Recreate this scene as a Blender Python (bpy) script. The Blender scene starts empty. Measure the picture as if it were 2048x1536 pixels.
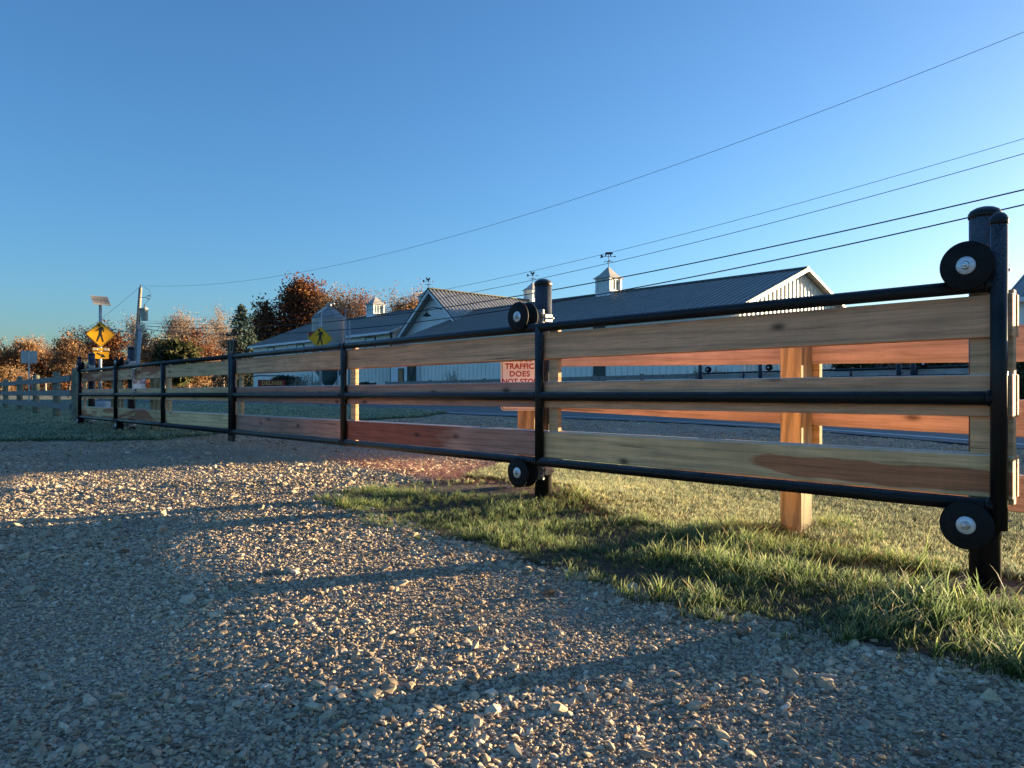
import bpy, bmesh, math, random
import numpy as np
from mathutils import Vector, Matrix, Quaternion, Euler

# ------------------------------------------------------------------ camera, sky, sun, exposure
SC = bpy.context.scene
COL = SC.collection
EYE = 0.9                       # height of the lens above the near gravel
F = 1480.0 / 2048.0             # focal length / image width
cam_data = bpy.data.cameras.new('camera')
cam_data.sensor_width = 36.0
cam_data.lens = 36.0 * F
cam_data.shift_y = 19.0 / 2048.0
cam_data.clip_start = 0.05
cam_data.clip_end = 3000.0
cam = bpy.data.objects.new('camera', cam_data)
COL.objects.link(cam)
cam.location = (0, 0, EYE)
cam.rotation_euler = (math.radians(90), 0, 0)
SC.camera = cam

SUN_AZ = math.radians(27.5)     # degrees forward of the +x axis
SUN_EL = math.radians(4.3)
SUN = Vector((math.cos(SUN_AZ) * math.cos(SUN_EL), math.sin(SUN_AZ) * math.cos(SUN_EL), math.sin(SUN_EL)))
world = bpy.data.worlds.new('World')
SC.world = world
world.use_nodes = True
wn = world.node_tree
bg = wn.nodes['Background']
sky = wn.nodes.new('ShaderNodeTexSky')
sky.sky_type = 'NISHITA'
sky.sun_disc = False
sky.sun_elevation = SUN_EL
sky.sun_rotation = math.radians(90) - SUN_AZ
sky.altitude = 250
sky.air_density = 1.0
sky.dust_density = 1.3
sky.ozone_density = 4.3
hs = wn.nodes.new('ShaderNodeHueSaturation')
hs.inputs['Saturation'].default_value = 1.0
wn.links.new(sky.outputs[0], hs.inputs['Color'])
wn.links.new(hs.outputs[0], bg.inputs['Color'])
bg.inputs['Strength'].default_value = 0.08

sun_data = bpy.data.lights.new('sun', 'SUN')
sun_data.energy = 4.0
sun_data.angle = math.radians(0.53)
sun_data.color = (1.0, 0.80, 0.50)
sun = bpy.data.objects.new('sun', sun_data)
COL.objects.link(sun)
sun.location = (60, 26, 40)
sun.rotation_euler = SUN.to_track_quat('Z', 'Y').to_euler()

vs = SC.view_settings
vs.view_transform = 'Standard'
vs.look = 'None'
vs.exposure = 2.62
vs.gamma = 1.0
vs.use_curve_mapping = False
vs.use_white_balance = True
vs.white_balance_temperature = 7000
vs.white_balance_tint = 10
SC.cycles.use_denoising = True
SC.cycles.max_bounces = 6
SC.cycles.transparent_max_bounces = 8
SC.cycles.caustics_reflective = False
SC.cycles.caustics_refractive = False

R = random.Random(7)
NP = np.random.default_rng(7)

# ------------------------------------------------------------------ the lie of the land
GD = Vector((-0.671, 0.741))    # along the gate, away to the left
GN = Vector((0.741, 0.671))     # across the gate, away from the camera
RD = Vector((-0.593, 0.805))    # along the road
RN = Vector((0.805, 0.593))     # across the road


def ground(x, y):
    t = (x - 2.17) * GD.x + (y - 3.39) * GD.y
    c = x * RN.x + y * RN.y
    z = 0.08 + 0.14 * np.tanh((t - 2.8) / 3.5)
    s = np.clip((c - 20.5) / 3.5, 0, 1)
    z = z + 0.26 * s * s * (3 - 2 * s)
    # the soil heaped round the gate post, and slight unevenness
    z = z + 0.05 * np.exp(-(((x - 0.1) / 0.7) ** 2 + ((y - 5.75) / 0.45) ** 2))
    z = z + 0.008 * np.sin(x * 2.3 + y * 1.1) + 0.006 * np.sin(y * 3.7 - x * 1.9)
    return z


def gz(x, y):
    return float(ground(np.float64(x), np.float64(y)))


def at(px, py, Y):
    """world point seen at photo pixel (px, py), Y metres in front of the lens"""
    return Vector(((px - 1024) / 1480.0 * Y, Y, EYE + (787 - py) / 1480.0 * Y))


def on_ground(px, py):
    h = EYE
    Y = 5.0
    for _ in range(12):
        Y = 1480.0 * h / max(py - 787.0, 1.0)
        h = EYE - gz((px - 1024) / 1480.0 * Y, Y)
    return ((px - 1024) / 1480.0 * Y, Y)


# ------------------------------------------------------------------ mesh helpers
class MB:
    """collects shapes, then links them as ONE mesh object"""

    def __init__(self):
        self.v = []
        self.f = []
        self.mi = []
        self.sm = []
        self.cur = 0

    def add(self, vs, fs, smooth=False):
        o = len(self.v)
        self.v.extend([tuple(p) for p in vs])
        for f in fs:
            self.f.append([i + o for i in f])
            self.mi.append(self.cur)
            self.sm.append(smooth)
        return self

    def box(self, x0, x1, y0, y1, z0, z1, bev=0.0):
        if bev <= 0:
            vs = [(x, y, z) for x in (x0, x1) for y in (y0, y1) for z in (z0, z1)]
            return self.add(vs, [(0, 1, 3, 2), (4, 6, 7, 5), (0, 4, 5, 1), (2, 3, 7, 6), (0, 2, 6, 4), (1, 5, 7, 3)])
        b = bev
        bm = bmesh.new()
        bmesh.ops.create_cube(bm, size=1.0)
        for v in bm.verts:
            v.co = Vector(((x0 + x1) / 2 + v.co.x * (x1 - x0), (y0 + y1) / 2 + v.co.y * (y1 - y0), (z0 + z1) / 2 + v.co.z * (z1 - z0)))
        bmesh.ops.bevel(bm, geom=bm.edges[:], offset=b, segments=1, affect='EDGES', profile=0.5)
        bm.verts.index_update()
        self.add([v.co[:] for v in bm.verts], [[v.index for v in f.verts] for f in bm.faces])
        bm.free()
        return self

    def tube(self, p0, p1, r0, r1=None, seg=12, caps=True, smooth=True):
        r1 = r0 if r1 is None else r1
        p0, p1 = Vector(p0), Vector(p1)
        d = (p1 - p0).normalized()
        a = d.orthogonal().normalized()
        b = d.cross(a)
        vs = []
        for p, r in ((p0, r0), (p1, r1)):
            for i in range(seg):
                t = 2 * math.pi * i / seg
                vs.append(p + a * (math.cos(t) * r) + b * (math.sin(t) * r))
        self.add(vs, [(i, (i + 1) % seg, seg + (i + 1) % seg, seg + i) for i in range(seg)], smooth)
        if caps:
            o = len(self.v) - 2 * seg
            self.f.append([o + i for i in reversed(range(seg))])
            self.f.append([o + seg + i for i in range(seg)])
            self.mi += [self.cur] * 2
            self.sm += [False, False]
        return self

    def path(self, pts, radii, seg=6, smooth=True):
        pts = [Vector(p) for p in pts]
        n = len(pts)
        vs = []
        a = None
        for k, p in enumerate(pts):
            d = (pts[min(k + 1, n - 1)] - pts[max(k - 1, 0)]).normalized()
            if a is None:
                a = d.orthogonal().normalized()
            else:
                a = (a - d * a.dot(d)).normalized()
            b = d.cross(a)
            r = radii[k] if hasattr(radii, '__len__') else radii
            for i in range(seg):
                t = 2 * math.pi * i / seg
                vs.append(p + a * (math.cos(t) * r) + b * (math.sin(t) * r))
        fs = []
        for k in range(n - 1):
            for i in range(seg):
                j = (i + 1) % seg
                fs.append((k * seg + i, k * seg + j, (k + 1) * seg + j, (k + 1) * seg + i))
        fs.append(list(reversed(range(seg))))
        fs.append([(n - 1) * seg + i for i in range(seg)])
        return self.add(vs, fs, smooth)

    def lathe(self, prof, origin=(0, 0, 0), axis=(0, 0, 1), seg=24, smooth=True):
        """prof: list of (radius, distance along axis)"""
        o = Vector(origin)
        d = Vector(axis).normalized()
        a = d.orthogonal().normalized()
        b = d.cross(a)
        vs = []
        for r, h in prof:
            for i in range(seg):
                t = 2 * math.pi * i / seg
                vs.append(o + d * h + a * (math.cos(t) * r) + b * (math.sin(t) * r))
        fs = []
        for k in range(len(prof) - 1):
            for i in range(seg):
                j = (i + 1) % seg
                fs.append((k * seg + i, k * seg + j, (k + 1) * seg + j, (k + 1) * seg + i))
        self.add(vs, fs, smooth)
        oo = len(self.v) - len(prof) * seg
        if prof[0][0] > 1e-6:
            self.f.append([oo + i for i in reversed(range(seg))]); self.mi.append(self.cur); self.sm.append(False)
        if prof[-1][0] > 1e-6:
            self.f.append([oo + (len(prof) - 1) * seg + i for i in range(seg)]); self.mi.append(self.cur); self.sm.append(False)
        return self

    def prism(self, poly, ax, ay, origin, depth):
        """flat polygon (2D) in the plane of ax, ay, thickened by the vector depth"""
        o, ax, ay, dp = Vector(origin), Vector(ax), Vector(ay), Vector(depth)
        n = len(poly)
        lo = [o + ax * x + ay * y for x, y in poly]
        vs = lo + [p + dp for p in lo]
        fs = [list(reversed(range(n))), [n + i for i in range(n)]]
        fs += [(i, (i + 1) % n, n + (i + 1) % n, n + i) for i in range(n)]
        return self.add(vs, fs)

    def mesh(self, name, mats):
        me = bpy.data.meshes.new(name)
        me.from_pydata(self.v, [], self.f)
        if not isinstance(mats, (list, tuple)):
            mats = [mats]
        for m in mats:
            me.materials.append(m)
        me.polygons.foreach_set('material_index', self.mi)
        me.polygons.foreach_set('use_smooth', self.sm)
        bm = bmesh.new()
        bm.from_mesh(me)
        bmesh.ops.recalc_face_normals(bm, faces=bm.faces[:])
        bm.to_mesh(me)
        bm.free()
        me.update()
        return me

    def build(self, name, mats, parent=None, loc=None):
        return link(name, self.mesh(name, mats), parent, loc)


def link(name, me, parent=None, loc=None, rot=None):
    o = bpy.data.objects.new(name, me)
    COL.objects.link(o)
    if parent is not None:
        o.parent = parent
    if loc is not None:
        o.location = loc
    if rot is not None:
        o.rotation_euler = rot
    return o


def tag(o, label=None, cat=None, group=None, kind=None):
    if label:
        o['label'] = label
    if cat:
        o['category'] = cat
    if group:
        o['group'] = group
    if kind:
        o['kind'] = kind
    return o


def thing(name, label, cat, loc=(0, 0, 0), rotz=0.0, group=None):
    o = bpy.data.objects.new(name, None)
    COL.objects.link(o)
    o.empty_display_size = 0.2
    o.location = loc
    o.rotation_euler = (0, 0, rotz)
    return tag(o, label, cat, group)


def text_mesh(name, s, size, mat, bold=0.0, spacing=1.0):
    cu = bpy.data.curves.new(name, 'FONT')
    cu.body = s
    cu.size = size
    cu.align_x = 'CENTER'
    cu.align_y = 'CENTER'
    cu.extrude = 0.0012
    cu.offset = bold
    cu.space_character = spacing
    to = bpy.data.objects.new(name, cu)
    COL.objects.link(to)
    dg = bpy.context.evaluated_depsgraph_get()
    me = bpy.data.meshes.new_from_object(to.evaluated_get(dg))
    bpy.data.objects.remove(to)
    me.materials.clear()
    me.materials.append(mat)
    return me


# ------------------------------------------------------------------ materials
class NT:
    def __init__(self, name):
        self.m = bpy.data.materials.new(name)
        self.m.use_nodes = True
        self.t = self.m.node_tree
        self.b = self.t.nodes['Principled BSDF']
        self.out = self.t.nodes['Material Output']

    def n(self, typ, **kw):
        nd = self.t.nodes.new(typ)
        for k, v in kw.items():
            if k in nd.inputs:
                nd.inputs[k].default_value = v
            else:
                setattr(nd, k, v)
        return nd

    def l(self, a, b):
        self.t.links.new(a, b)

    def coord(self, which='Object', scale=(1, 1, 1), rand=0.0):
        tc = self.n('ShaderNodeTexCoord')
        src = tc.outputs[which]
        if rand:
            oi = self.n('ShaderNodeObjectInfo')
            mu = self.n('ShaderNodeMath', operation='MULTIPLY')
            mu.inputs[1].default_value = rand
            self.l(oi.outputs['Random'], mu.inputs[0])
            ad = self.n('ShaderNodeVectorMath', operation='ADD')
            self.l(src, ad.inputs[0])
            self.l(mu.outputs[0], ad.inputs[1])
            src = ad.outputs[0]
        mp = self.n('ShaderNodeMapping')
        mp.inputs['Scale'].default_value = scale
        self.l(src, mp.inputs['Vector'])
        return mp.outputs[0]

    def noise(self, vec, scale, detail=4, rough=0.55, dist=0.0):
        nd = self.n('ShaderNodeTexNoise')
        nd.inputs['Scale'].default_value = scale
        nd.inputs['Detail'].default_value = detail
        nd.inputs['Roughness'].default_value = rough
        nd.inputs['Distortion'].default_value = dist
        if vec is not None:
            self.l(vec, nd.inputs['Vector'])
        return nd.outputs['Fac']

    def ramp(self, fac, stops, interp='LINEAR'):
        nd = self.n('ShaderNodeValToRGB')
        cr = nd.color_ramp
        cr.interpolation = interp
        while len(cr.elements) < len(stops):
            cr.elements.new(0.5)
        for e, (p, c) in zip(cr.elements, stops):
            e.position = p
            e.color = tuple(c) + ((1,) if len(c) == 3 else ()) if not isinstance(c, (int, float)) else (c, c, c, 1)
        self.l(fac, nd.inputs[0])
        return nd.outputs[0]

    def mix(self, fac, a, b, mode='MIX'):
        nd = self.n('ShaderNodeMix', data_type='RGBA', blend_type=mode)
        for sock, val in ((nd.inputs[0], fac), (nd.inputs[6], a), (nd.inputs[7], b)):
            if hasattr(val, 'links'):
                self.l(val, sock)
            elif isinstance(val, (int, float)):
                sock.default_value = val if sock.type == 'VALUE' else (val, val, val, 1)
            else:
                sock.default_value = tuple(val) + ((1,) if len(val) == 3 else ())
        return nd.outputs[2]

    def math(self, op, a, b=0.0, clamp=False):
        nd = self.n('ShaderNodeMath', operation=op, use_clamp=clamp)
        for i, val in enumerate((a, b)):
            if hasattr(val, 'links'):
                self.l(val, nd.inputs[i])
            else:
                nd.inputs[i].default_value = val
        return nd.outputs[0]

    def bump(self, h, strength=0.3, dist=0.01):
        nd = self.n('ShaderNodeBump')
        nd.inputs['Strength'].default_value = strength
        nd.inputs['Distance'].default_value = dist
        self.l(h, nd.inputs['Height'])
        self.l(nd.outputs[0], self.b.inputs['Normal'])

    def color(self, c):
        if hasattr(c, 'links'):
            self.l(c, self.b.inputs['Base Color'])
        else:
            self.b.inputs['Base Color'].default_value = tuple(c) + (1,)

    def rough(self, r):
        if hasattr(r, 'links'):
            self.l(r, self.b.inputs['Roughness'])
        else:
            self.b.inputs['Roughness'].default_value = r
        return self

    def up(self):
        g = self.n('ShaderNodeNewGeometry')
        s = self.n('ShaderNodeSeparateXYZ')
        self.l(g.outputs['Normal'], s.inputs[0])
        return s.outputs[2]


M = {}


def plain(name, col, rough=0.6, metal=0.0, var=0.25, scale=6.0, bump=0.0, spec=0.5, which='Object'):
    t = NT(name)
    v = t.coord(which, rand=13.0)
    f = t.noise(v, scale, 5)
    lo = [c * (1 - var) for c in col]
    hi = [min(1, c * (1 + var)) for c in col]
    t.color(t.ramp(f, [(0.3, lo), (0.7, hi)]))
    t.rough(rough)
    t.b.inputs['Metallic'].default_value = metal
    t.b.inputs['Specular IOR Level'].default_value = spec
    if bump:
        t.bump(f, bump)
    M[name] = t.m
    return t.m


def wood_board(streak=False):
    """sawn cedar; the object's own colour is the sapwood tone, its alpha the share of heartwood"""
    t = NT('cedar_board_streaked' if streak else 'cedar_board')
    oi = t.n('ShaderNodeObjectInfo')
    base = oi.outputs['Color']
    v = t.coord('Object', (1, 1, 1), rand=37.0)
    vg = t.n('ShaderNodeMapping'); vg.inputs['Scale'].default_value = (0.9, 14, 16); t.l(v, vg.inputs['Vector'])
    grain = t.noise(vg.outputs[0], 3.2, 7, 0.6, 0.4)
    vh = t.n('ShaderNodeMapping'); vh.inputs['Scale'].default_value = (0.32, 2.0, 3.4); t.l(v, vh.inputs['Vector'])
    heart = t.noise(vh.outputs[0], 1.3, 3, 0.5, 0.9)
    thr = t.math('SUBTRACT', 0.83, t.math('MULTIPLY', oi.outputs['Alpha'], 0.66))
    hm = t.math('MULTIPLY', t.math('SUBTRACT', heart, thr), 26.0, True)
    if streak:
        raw = t.n('ShaderNodeTexCoord')
        sx = t.n('ShaderNodeSeparateXYZ'); t.l(raw.outputs['Object'], sx.inputs[0])
        wv = t.math('MULTIPLY', t.math('SUBTRACT', t.noise(raw.outputs['Object'], 2.6, 3), 0.5), 0.05)
        zz = t.math('ADD', sx.outputs[2], t.math('ADD', wv, t.math('MULTIPLY', sx.outputs[0], -0.006)))
        hi = t.math('MULTIPLY', t.math('SUBTRACT', 0.040, zz), 120.0, True)
        lo = t.math('MULTIPLY', t.math('ADD', zz, 0.072), 120.0, True)
        xx = t.math('ADD', sx.outputs[0], t.math('MULTIPLY', t.math('MULTIPLY', zz, zz), 60.0))
        en = t.math('MULTIPLY', t.math('SUBTRACT', -0.16, xx), 14.0, True)
        hm = t.math('MULTIPLY', t.math('MULTIPLY', hi, lo), en)
    heartcol = t.mix(1.0, base, (0.66, 0.40, 0.36), 'MULTIPLY')
    c = t.mix(hm, base, heartcol)
    # knots
    vk = t.n('ShaderNodeMapping'); vk.inputs['Scale'].default_value = (3.2, 0.4, 7.0); t.l(v, vk.inputs['Vector'])
    wob = t.n('ShaderNodeTexNoise'); wob.inputs['Scale'].default_value = 5.0; t.l(v, wob.inputs['Vector'])
    addw = t.n('ShaderNodeMix', data_type='VECTOR'); addw.inputs[0].default_value = 0.14
    t.l(vk.outputs[0], addw.inputs[4]); t.l(wob.outputs['Color'], addw.inputs[5])
    vo = t.n('ShaderNodeTexVoronoi'); vo.inputs['Scale'].default_value = 1.0; vo.inputs['Randomness'].default_value = 1.0
    t.l(addw.outputs[1], vo.inputs['Vector'])
    kn = t.ramp(vo.outputs['Distance'], [(0.05, 1.0), (0.09, 0.7), (0.15, 0.12), (0.22, 0.0)])
    sep = t.n('ShaderNodeSeparateColor'); t.l(vo.outputs['Color'], sep.inputs[0])
    has = t.math('GREATER_THAN', sep.outputs[0], 0.38)
    kf = t.math('MULTIPLY', t.math('MULTIPLY', kn, has), 0.8)
    c = t.mix(kf, c, (0.045, 0.028, 0.02))
    gr = t.ramp(grain, [(0.25, 0.72), (0.5, 0.98), (0.75, 1.08)])
    c = t.mix(1.0, c, gr, 'MULTIPLY')
    vw = t.n('ShaderNodeMapping'); vw.inputs['Scale'].default_value = (0.55, 1.0, 7.0); t.l(v, vw.inputs['Vector'])
    wv2 = t.n('ShaderNodeTexWave', wave_type='BANDS', bands_direction='Z')
    wv2.inputs['Scale'].default_value = 0.7; wv2.inputs['Distortion'].default_value = 11.0; wv2.inputs['Detail'].default_value = 2.0; wv2.inputs['Detail Scale'].default_value = 0.55
    t.l(vw.outputs[0], wv2.inputs['Vector'])
    c = t.mix(1.0, c, t.ramp(wv2.outputs['Fac'], [(0.0, 0.84), (0.18, 0.98), (1.0, 1.05)]), 'MULTIPLY')
    # drying checks: long thin dark splits
    vc = t.n('ShaderNodeMapping'); vc.inputs['Scale'].default_value = (0.8, 1.0, 30.0); t.l(v, vc.inputs['Vector'])
    ck = t.ramp(t.noise(vc.outputs[0], 1.0, 3, 0.5, 0.3), [(0.69, 1.0), (0.72, 0.45)])
    c = t.mix(1.0, c, ck, 'MULTIPLY')
    big = t.ramp(t.noise(v, 1.7, 4), [(0.3, 0.82), (0.7, 1.12)])
    c = t.mix(1.0, c, big, 'MULTIPLY')
    vf = t.n('ShaderNodeMapping'); vf.inputs['Scale'].default_value = (3.0, 70, 110); t.l(v, vf.inputs['Vector'])
    c = t.mix(1.0, c, t.ramp(t.noise(vf.outputs[0], 1.0, 4, 0.65, 0.2), [(0.3, 0.74), (0.5, 1.0), (0.7, 1.14)]), 'MULTIPLY')
    # grey weather stains
    vst = t.n('ShaderNodeMapping'); vst.inputs['Scale'].default_value = (1.4, 1.0, 4.5); t.l(v, vst.inputs['Vector'])
    c = t.mix(t.ramp(t.noise(vst.outputs[0], 2.2, 5, 0.65), [(0.48, 0.0), (0.72, 0.5)]), c, t.mix(1.0, c, (0.60, 0.62, 0.66), 'MULTIPLY'))
    # vertical saw marks
    vsaw = t.n('ShaderNodeMapping'); vsaw.inputs['Scale'].default_value = (60, 1, 1.6); t.l(v, vsaw.inputs['Vector'])
    saw = t.noise(vsaw.outputs[0], 2.0, 2)
    c = t.mix(t.math('MULTIPLY', t.noise(v, 1.1, 2), 0.35), c, t.mix(1.0, c, t.ramp(saw, [(0.3, 0.8), (0.7, 1.15)]), 'MULTIPLY'))
    # rime on the upper edge
    fr = t.math('MULTIPLY', t.math('GREATER_THAN', t.up(), 0.6), t.ramp(t.noise(v, 90, 3), [(0.3, 0.25), (0.62, 0.95)]))
    c = t.mix(fr, c, (0.72, 0.74, 0.78))
    t.color(c)
    t.rough(0.78)
    t.b.inputs['Specular IOR Level'].default_value = 0.25
    t.bump(grain, 0.25, 0.004)
    M['cedar_streak' if streak else 'cedar'] = t.m


def wood_post():
    t = NT('treated_pine_post')
    oi = t.n('ShaderNodeObjectInfo')
    v = t.coord('Object', (1, 1, 1), rand=21.0)
    vg = t.n('ShaderNodeMapping'); vg.inputs['Scale'].default_value = (9, 9, 0.9); t.l(v, vg.inputs['Vector'])
    wav = t.n('ShaderNodeTexWave', wave_type='BANDS', bands_direction='DIAGONAL')
    wav.inputs['Scale'].default_value = 0.9; wav.inputs['Distortion'].default_value = 7.0
    wav.inputs['Detail'].default_value = 3.0; wav.inputs['Detail Scale'].default_value = 1.1
    t.l(vg.outputs[0], wav.inputs['Vector'])
    fine = t.noise(vg.outputs[0], 9, 5)
    c = t.mix(1.0, oi.outputs['Color'], t.ramp(wav.outputs['Fac'], [(0.15, 0.66), (0.6, 1.05), (1.0, 1.15)]), 'MULTIPLY')
    c = t.mix(0.6, c, t.mix(1.0, c, t.ramp(fine, [(0.3, 0.7), (0.7, 1.2)]), 'MULTIPLY'))
    t.color(c)
    t.rough(0.8)
    t.bump(fine, 0.3, 0.004)
    M['pine'] = t.m


def frosty_steel():
    t = NT('black_painted_steel')
    v = t.coord('Object', rand=11.0)
    f = t.noise(v, 160, 3, 0.7)
    f2 = t.noise(v, 7, 4)
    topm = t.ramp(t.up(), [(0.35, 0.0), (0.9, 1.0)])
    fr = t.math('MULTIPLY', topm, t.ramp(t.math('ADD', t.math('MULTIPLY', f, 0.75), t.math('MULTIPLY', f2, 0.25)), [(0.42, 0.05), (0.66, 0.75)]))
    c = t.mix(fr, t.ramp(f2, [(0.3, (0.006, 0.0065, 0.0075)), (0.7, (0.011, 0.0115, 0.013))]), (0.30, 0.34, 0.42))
    t.color(c)
    t.rough(t.ramp(f2, [(0.3, 0.32), (0.7, 0.5)]))
    t.b.inputs['Specular IOR Level'].default_value = 0.3
    M['steel'] = t.m


def gravel_ground():
    t = NT('gravel_fines')
    v = t.coord('Object')
    a = t.noise(v, 1.1, 5)
    b = t.noise(v, 60, 5, 0.7)
    vo = t.n('ShaderNodeTexVoronoi'); vo.inputs['Scale'].default_value = 75; t.l(v, vo.inputs['Vector'])
    vs2 = t.n('ShaderNodeSeparateColor'); t.l(vo.outputs['Color'], vs2.inputs[0])
    c = t.ramp(vs2.outputs[0], [(0.0, (0.18, 0.125, 0.09)), (0.5, (0.36, 0.262, 0.187)), (0.9, (0.50, 0.385, 0.285)), (1.0, (0.62, 0.52, 0.42))])
    c = t.mix(1.0, c, t.ramp(a, [(0.25, 0.8), (0.75, 1.25)]), 'MULTIPLY')
    # reddish clay dug out round the post
    geo = t.n('ShaderNodeNewGeometry')
    d = t.n('ShaderNodeVectorMath', operation='DISTANCE'); d.inputs[1].default_value = (-0.75, 6.7, 0.1)
    t.l(geo.outputs['Position'], d.inputs[0])
    red = t.math('ADD', t.ramp(d.outputs['Value'], [(0.35, 0.75), (1.0, 0.0)]), 0.0)
    sc = t.n('ShaderNodeMath', operation='MULTIPLY'); sc.inputs[1].default_value = 0.45
    t.l(d.outputs['Value'], sc.inputs[0])
    red = t.ramp(sc.outputs[0], [(0.2, 0.22), (0.55, 0.0)])
    c = t.mix(red, c, t.mix(1.0, c, (0.95, 0.66, 0.5), 'MULTIPLY'))
    t.color(c)
    t.rough(0.95)
    h = t.math('ADD', t.math('MULTIPLY', vo.outputs['Distance'], -1.0), t.math('MULTIPLY', b, 0.6))
    t.bump(h, 0.9, 0.015)
    M['gravel'] = t.m


def stone():
    t = NT('crushed_limestone')
    oi = t.n('ShaderNodeObjectInfo')
    v = t.coord('Object', rand=9.0)
    f = t.noise(v, 2.2, 5)
    c = t.ramp(oi.outputs['Random'], [(0.0, (0.18, 0.125, 0.09)), (0.2, (0.34, 0.26, 0.178)), (0.4, (0.46, 0.355, 0.245)), (0.55, (0.36, 0.295, 0.23)),
                                      (0.72, (0.52, 0.405, 0.275)), (0.85, (0.42, 0.345, 0.27)), (0.97, (0.58, 0.475, 0.35)), (1.0, (0.70, 0.60, 0.49))])
    c = t.mix(1.0, c, t.ramp(f, [(0.3, 0.75), (0.7, 1.25)]), 'MULTIPLY')
    geo = t.n('ShaderNodeNewGeometry')
    c = t.mix(1.0, c, t.ramp(t.noise(geo.outputs['Position'], 0.9, 4), [(0.3, (0.86, 0.83, 0.80)), (0.7, (1.36, 1.33, 1.28))]), 'MULTIPLY')
    t.color(c)
    t.rough(0.9)
    t.b.inputs['Specular IOR Level'].default_value = 0.3
    M['stone'] = t.m


def blade_mat(name, base, mid, tip, trans=0.45, hue=0.05):
    """a grass blade: green at the root, rimed at the tip; UV.y runs up the blade"""
    t = NT(name)
    at_ = t.n('ShaderNodeAttribute', attribute_name='up')
    oi = t.n('ShaderNodeObjectInfo')
    c = t.ramp(at_.outputs['Fac'], [(0.0, base), (0.45, mid), (0.8, tip), (1.0, [min(1, x * 1.5) for x in tip])])
    rn = t.ramp(oi.outputs['Random'], [(0.0, (0.65, 0.75, 0.65)), (0.35, (0.95, 1.0, 0.95)), (0.7, (1.15, 1.15, 1.0)), (0.9, (1.5, 1.3, 1.0)), (1.0, (2.0, 1.75, 1.5))])
    c = t.mix(1.0, c, rn, 'MULTIPLY')
    t.color(c)
    t.rough(0.6)
    tr = t.n('ShaderNodeBsdfTranslucent')
    t.l(c, tr.inputs['Color'])
    mx = t.n('ShaderNodeMixShader'); mx.inputs[0].default_value = trans
    t.l(t.b.outputs[0], mx.inputs[1]); t.l(tr.outputs[0], mx.inputs[2])
    t.l(mx.outputs[0], t.out.inputs['Surface'])
    M[name] = t.m


def leaf_mat(name, stops, trans=0.35):
    t = NT(name)
    at_ = t.n('ShaderNodeAttribute', attribute_name='tint')
    c = t.ramp(at_.outputs['Fac'], stops)
    t.color(c)
    t.rough(0.7)
    t.b.inputs['Specular IOR Level'].default_value = 0.2
    tr = t.n('ShaderNodeBsdfTranslucent')
    t.l(c, tr.inputs['Color'])
    mx = t.n('ShaderNodeMixShader'); mx.inputs[0].default_value = trans
    t.l(t.b.outputs[0], mx.inputs[1]); t.l(tr.outputs[0], mx.inputs[2])
    t.l(mx.outputs[0], t.out.inputs['Surface'])
    M[name] = t.m


def lawn_mat():
    t = NT('frosted_turf')
    v = t.coord('Object')
    a = t.noise(v, 0.35, 5)
    b = t.noise(v, 9, 6, 0.7)
    c = t.ramp(b, [(0.25, (0.06, 0.085, 0.05)), (0.5, (0.12, 0.15, 0.095)), (0.75, (0.24, 0.27, 0.21))])
    c = t.mix(1.0, c, t.ramp(a, [(0.3, 0.8), (0.7, 1.2)]), 'MULTIPLY')
    t.color(c)
    t.rough(0.95)
    t.bump(b, 0.8, 0.05)
    M['turf'] = t.m


def soil_mat():
    t = NT('turned_soil')
    v = t.coord('Object')
    b = t.noise(v, 22, 6, 0.7)
    c = t.ramp(b, [(0.25, (0.032, 0.022, 0.015)), (0.5, (0.085, 0.055, 0.036)), (0.78, (0.18, 0.12, 0.082))])
    t.color(c)
    t.rough(0.95)
    t.bump(b, 1.0, 0.03)
    M['soil'] = t.m


def asphalt():
    t = NT('asphalt')
    v = t.coord('Object')
    a = t.noise(v, 0.4, 4)
    b = t.noise(v, 45, 4, 0.7)
    c = t.ramp(b, [(0.3, (0.10, 0.096, 0.092)), (0.7, (0.165, 0.158, 0.15))])
    c = t.mix(1.0, c, t.ramp(a, [(0.3, 0.85), (0.7, 1.2)]), 'MULTIPLY')
    t.color(c)
    t.rough(0.75)
    t.bump(b, 0.3, 0.01)
    M['asphalt'] = t.m


wood_board(); wood_board(True); wood_post(); frosty_steel(); gravel_ground(); stone(); lawn_mat(); soil_mat(); asphalt()
blade_mat('blade_near', (0.024, 0.040, 0.012), (0.09, 0.15, 0.035), (0.30, 0.36, 0.20), 0.5)
blade_mat('blade_straw', (0.06, 0.05, 0.025), (0.26, 0.21, 0.10), (0.50, 0.44, 0.30), 0.4)
blade_mat('blade_frost', (0.045, 0.06, 0.022), (0.16, 0.19, 0.075), (0.45, 0.48, 0.35), 0.5)
blade_mat('blade_far', (0.05, 0.075, 0.035), (0.13, 0.175, 0.095), (0.36, 0.40, 0.31), 0.4)
leaf_mat('oak_leaves', [(0.0, (0.075, 0.03, 0.022)), (0.4, (0.15, 0.055, 0.028)), (0.75, (0.26, 0.10, 0.036)), (1.0, (0.42, 0.20, 0.065))], 0.4)
leaf_mat('rust_leaves', [(0.0, (0.14, 0.075, 0.045)), (0.5, (0.28, 0.155, 0.08)), (1.0, (0.46, 0.29, 0.15))], 0.4)
leaf_mat('tan_leaves', [(0.0, (0.16, 0.105, 0.075)), (0.5, (0.30, 0.205, 0.145)), (1.0, (0.44, 0.33, 0.24))], 0.45)
leaf_mat('olive_leaves', [(0.0, (0.022, 0.028, 0.012)), (0.5, (0.055, 0.06, 0.022)), (1.0, (0.12, 0.11, 0.045))])
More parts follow.
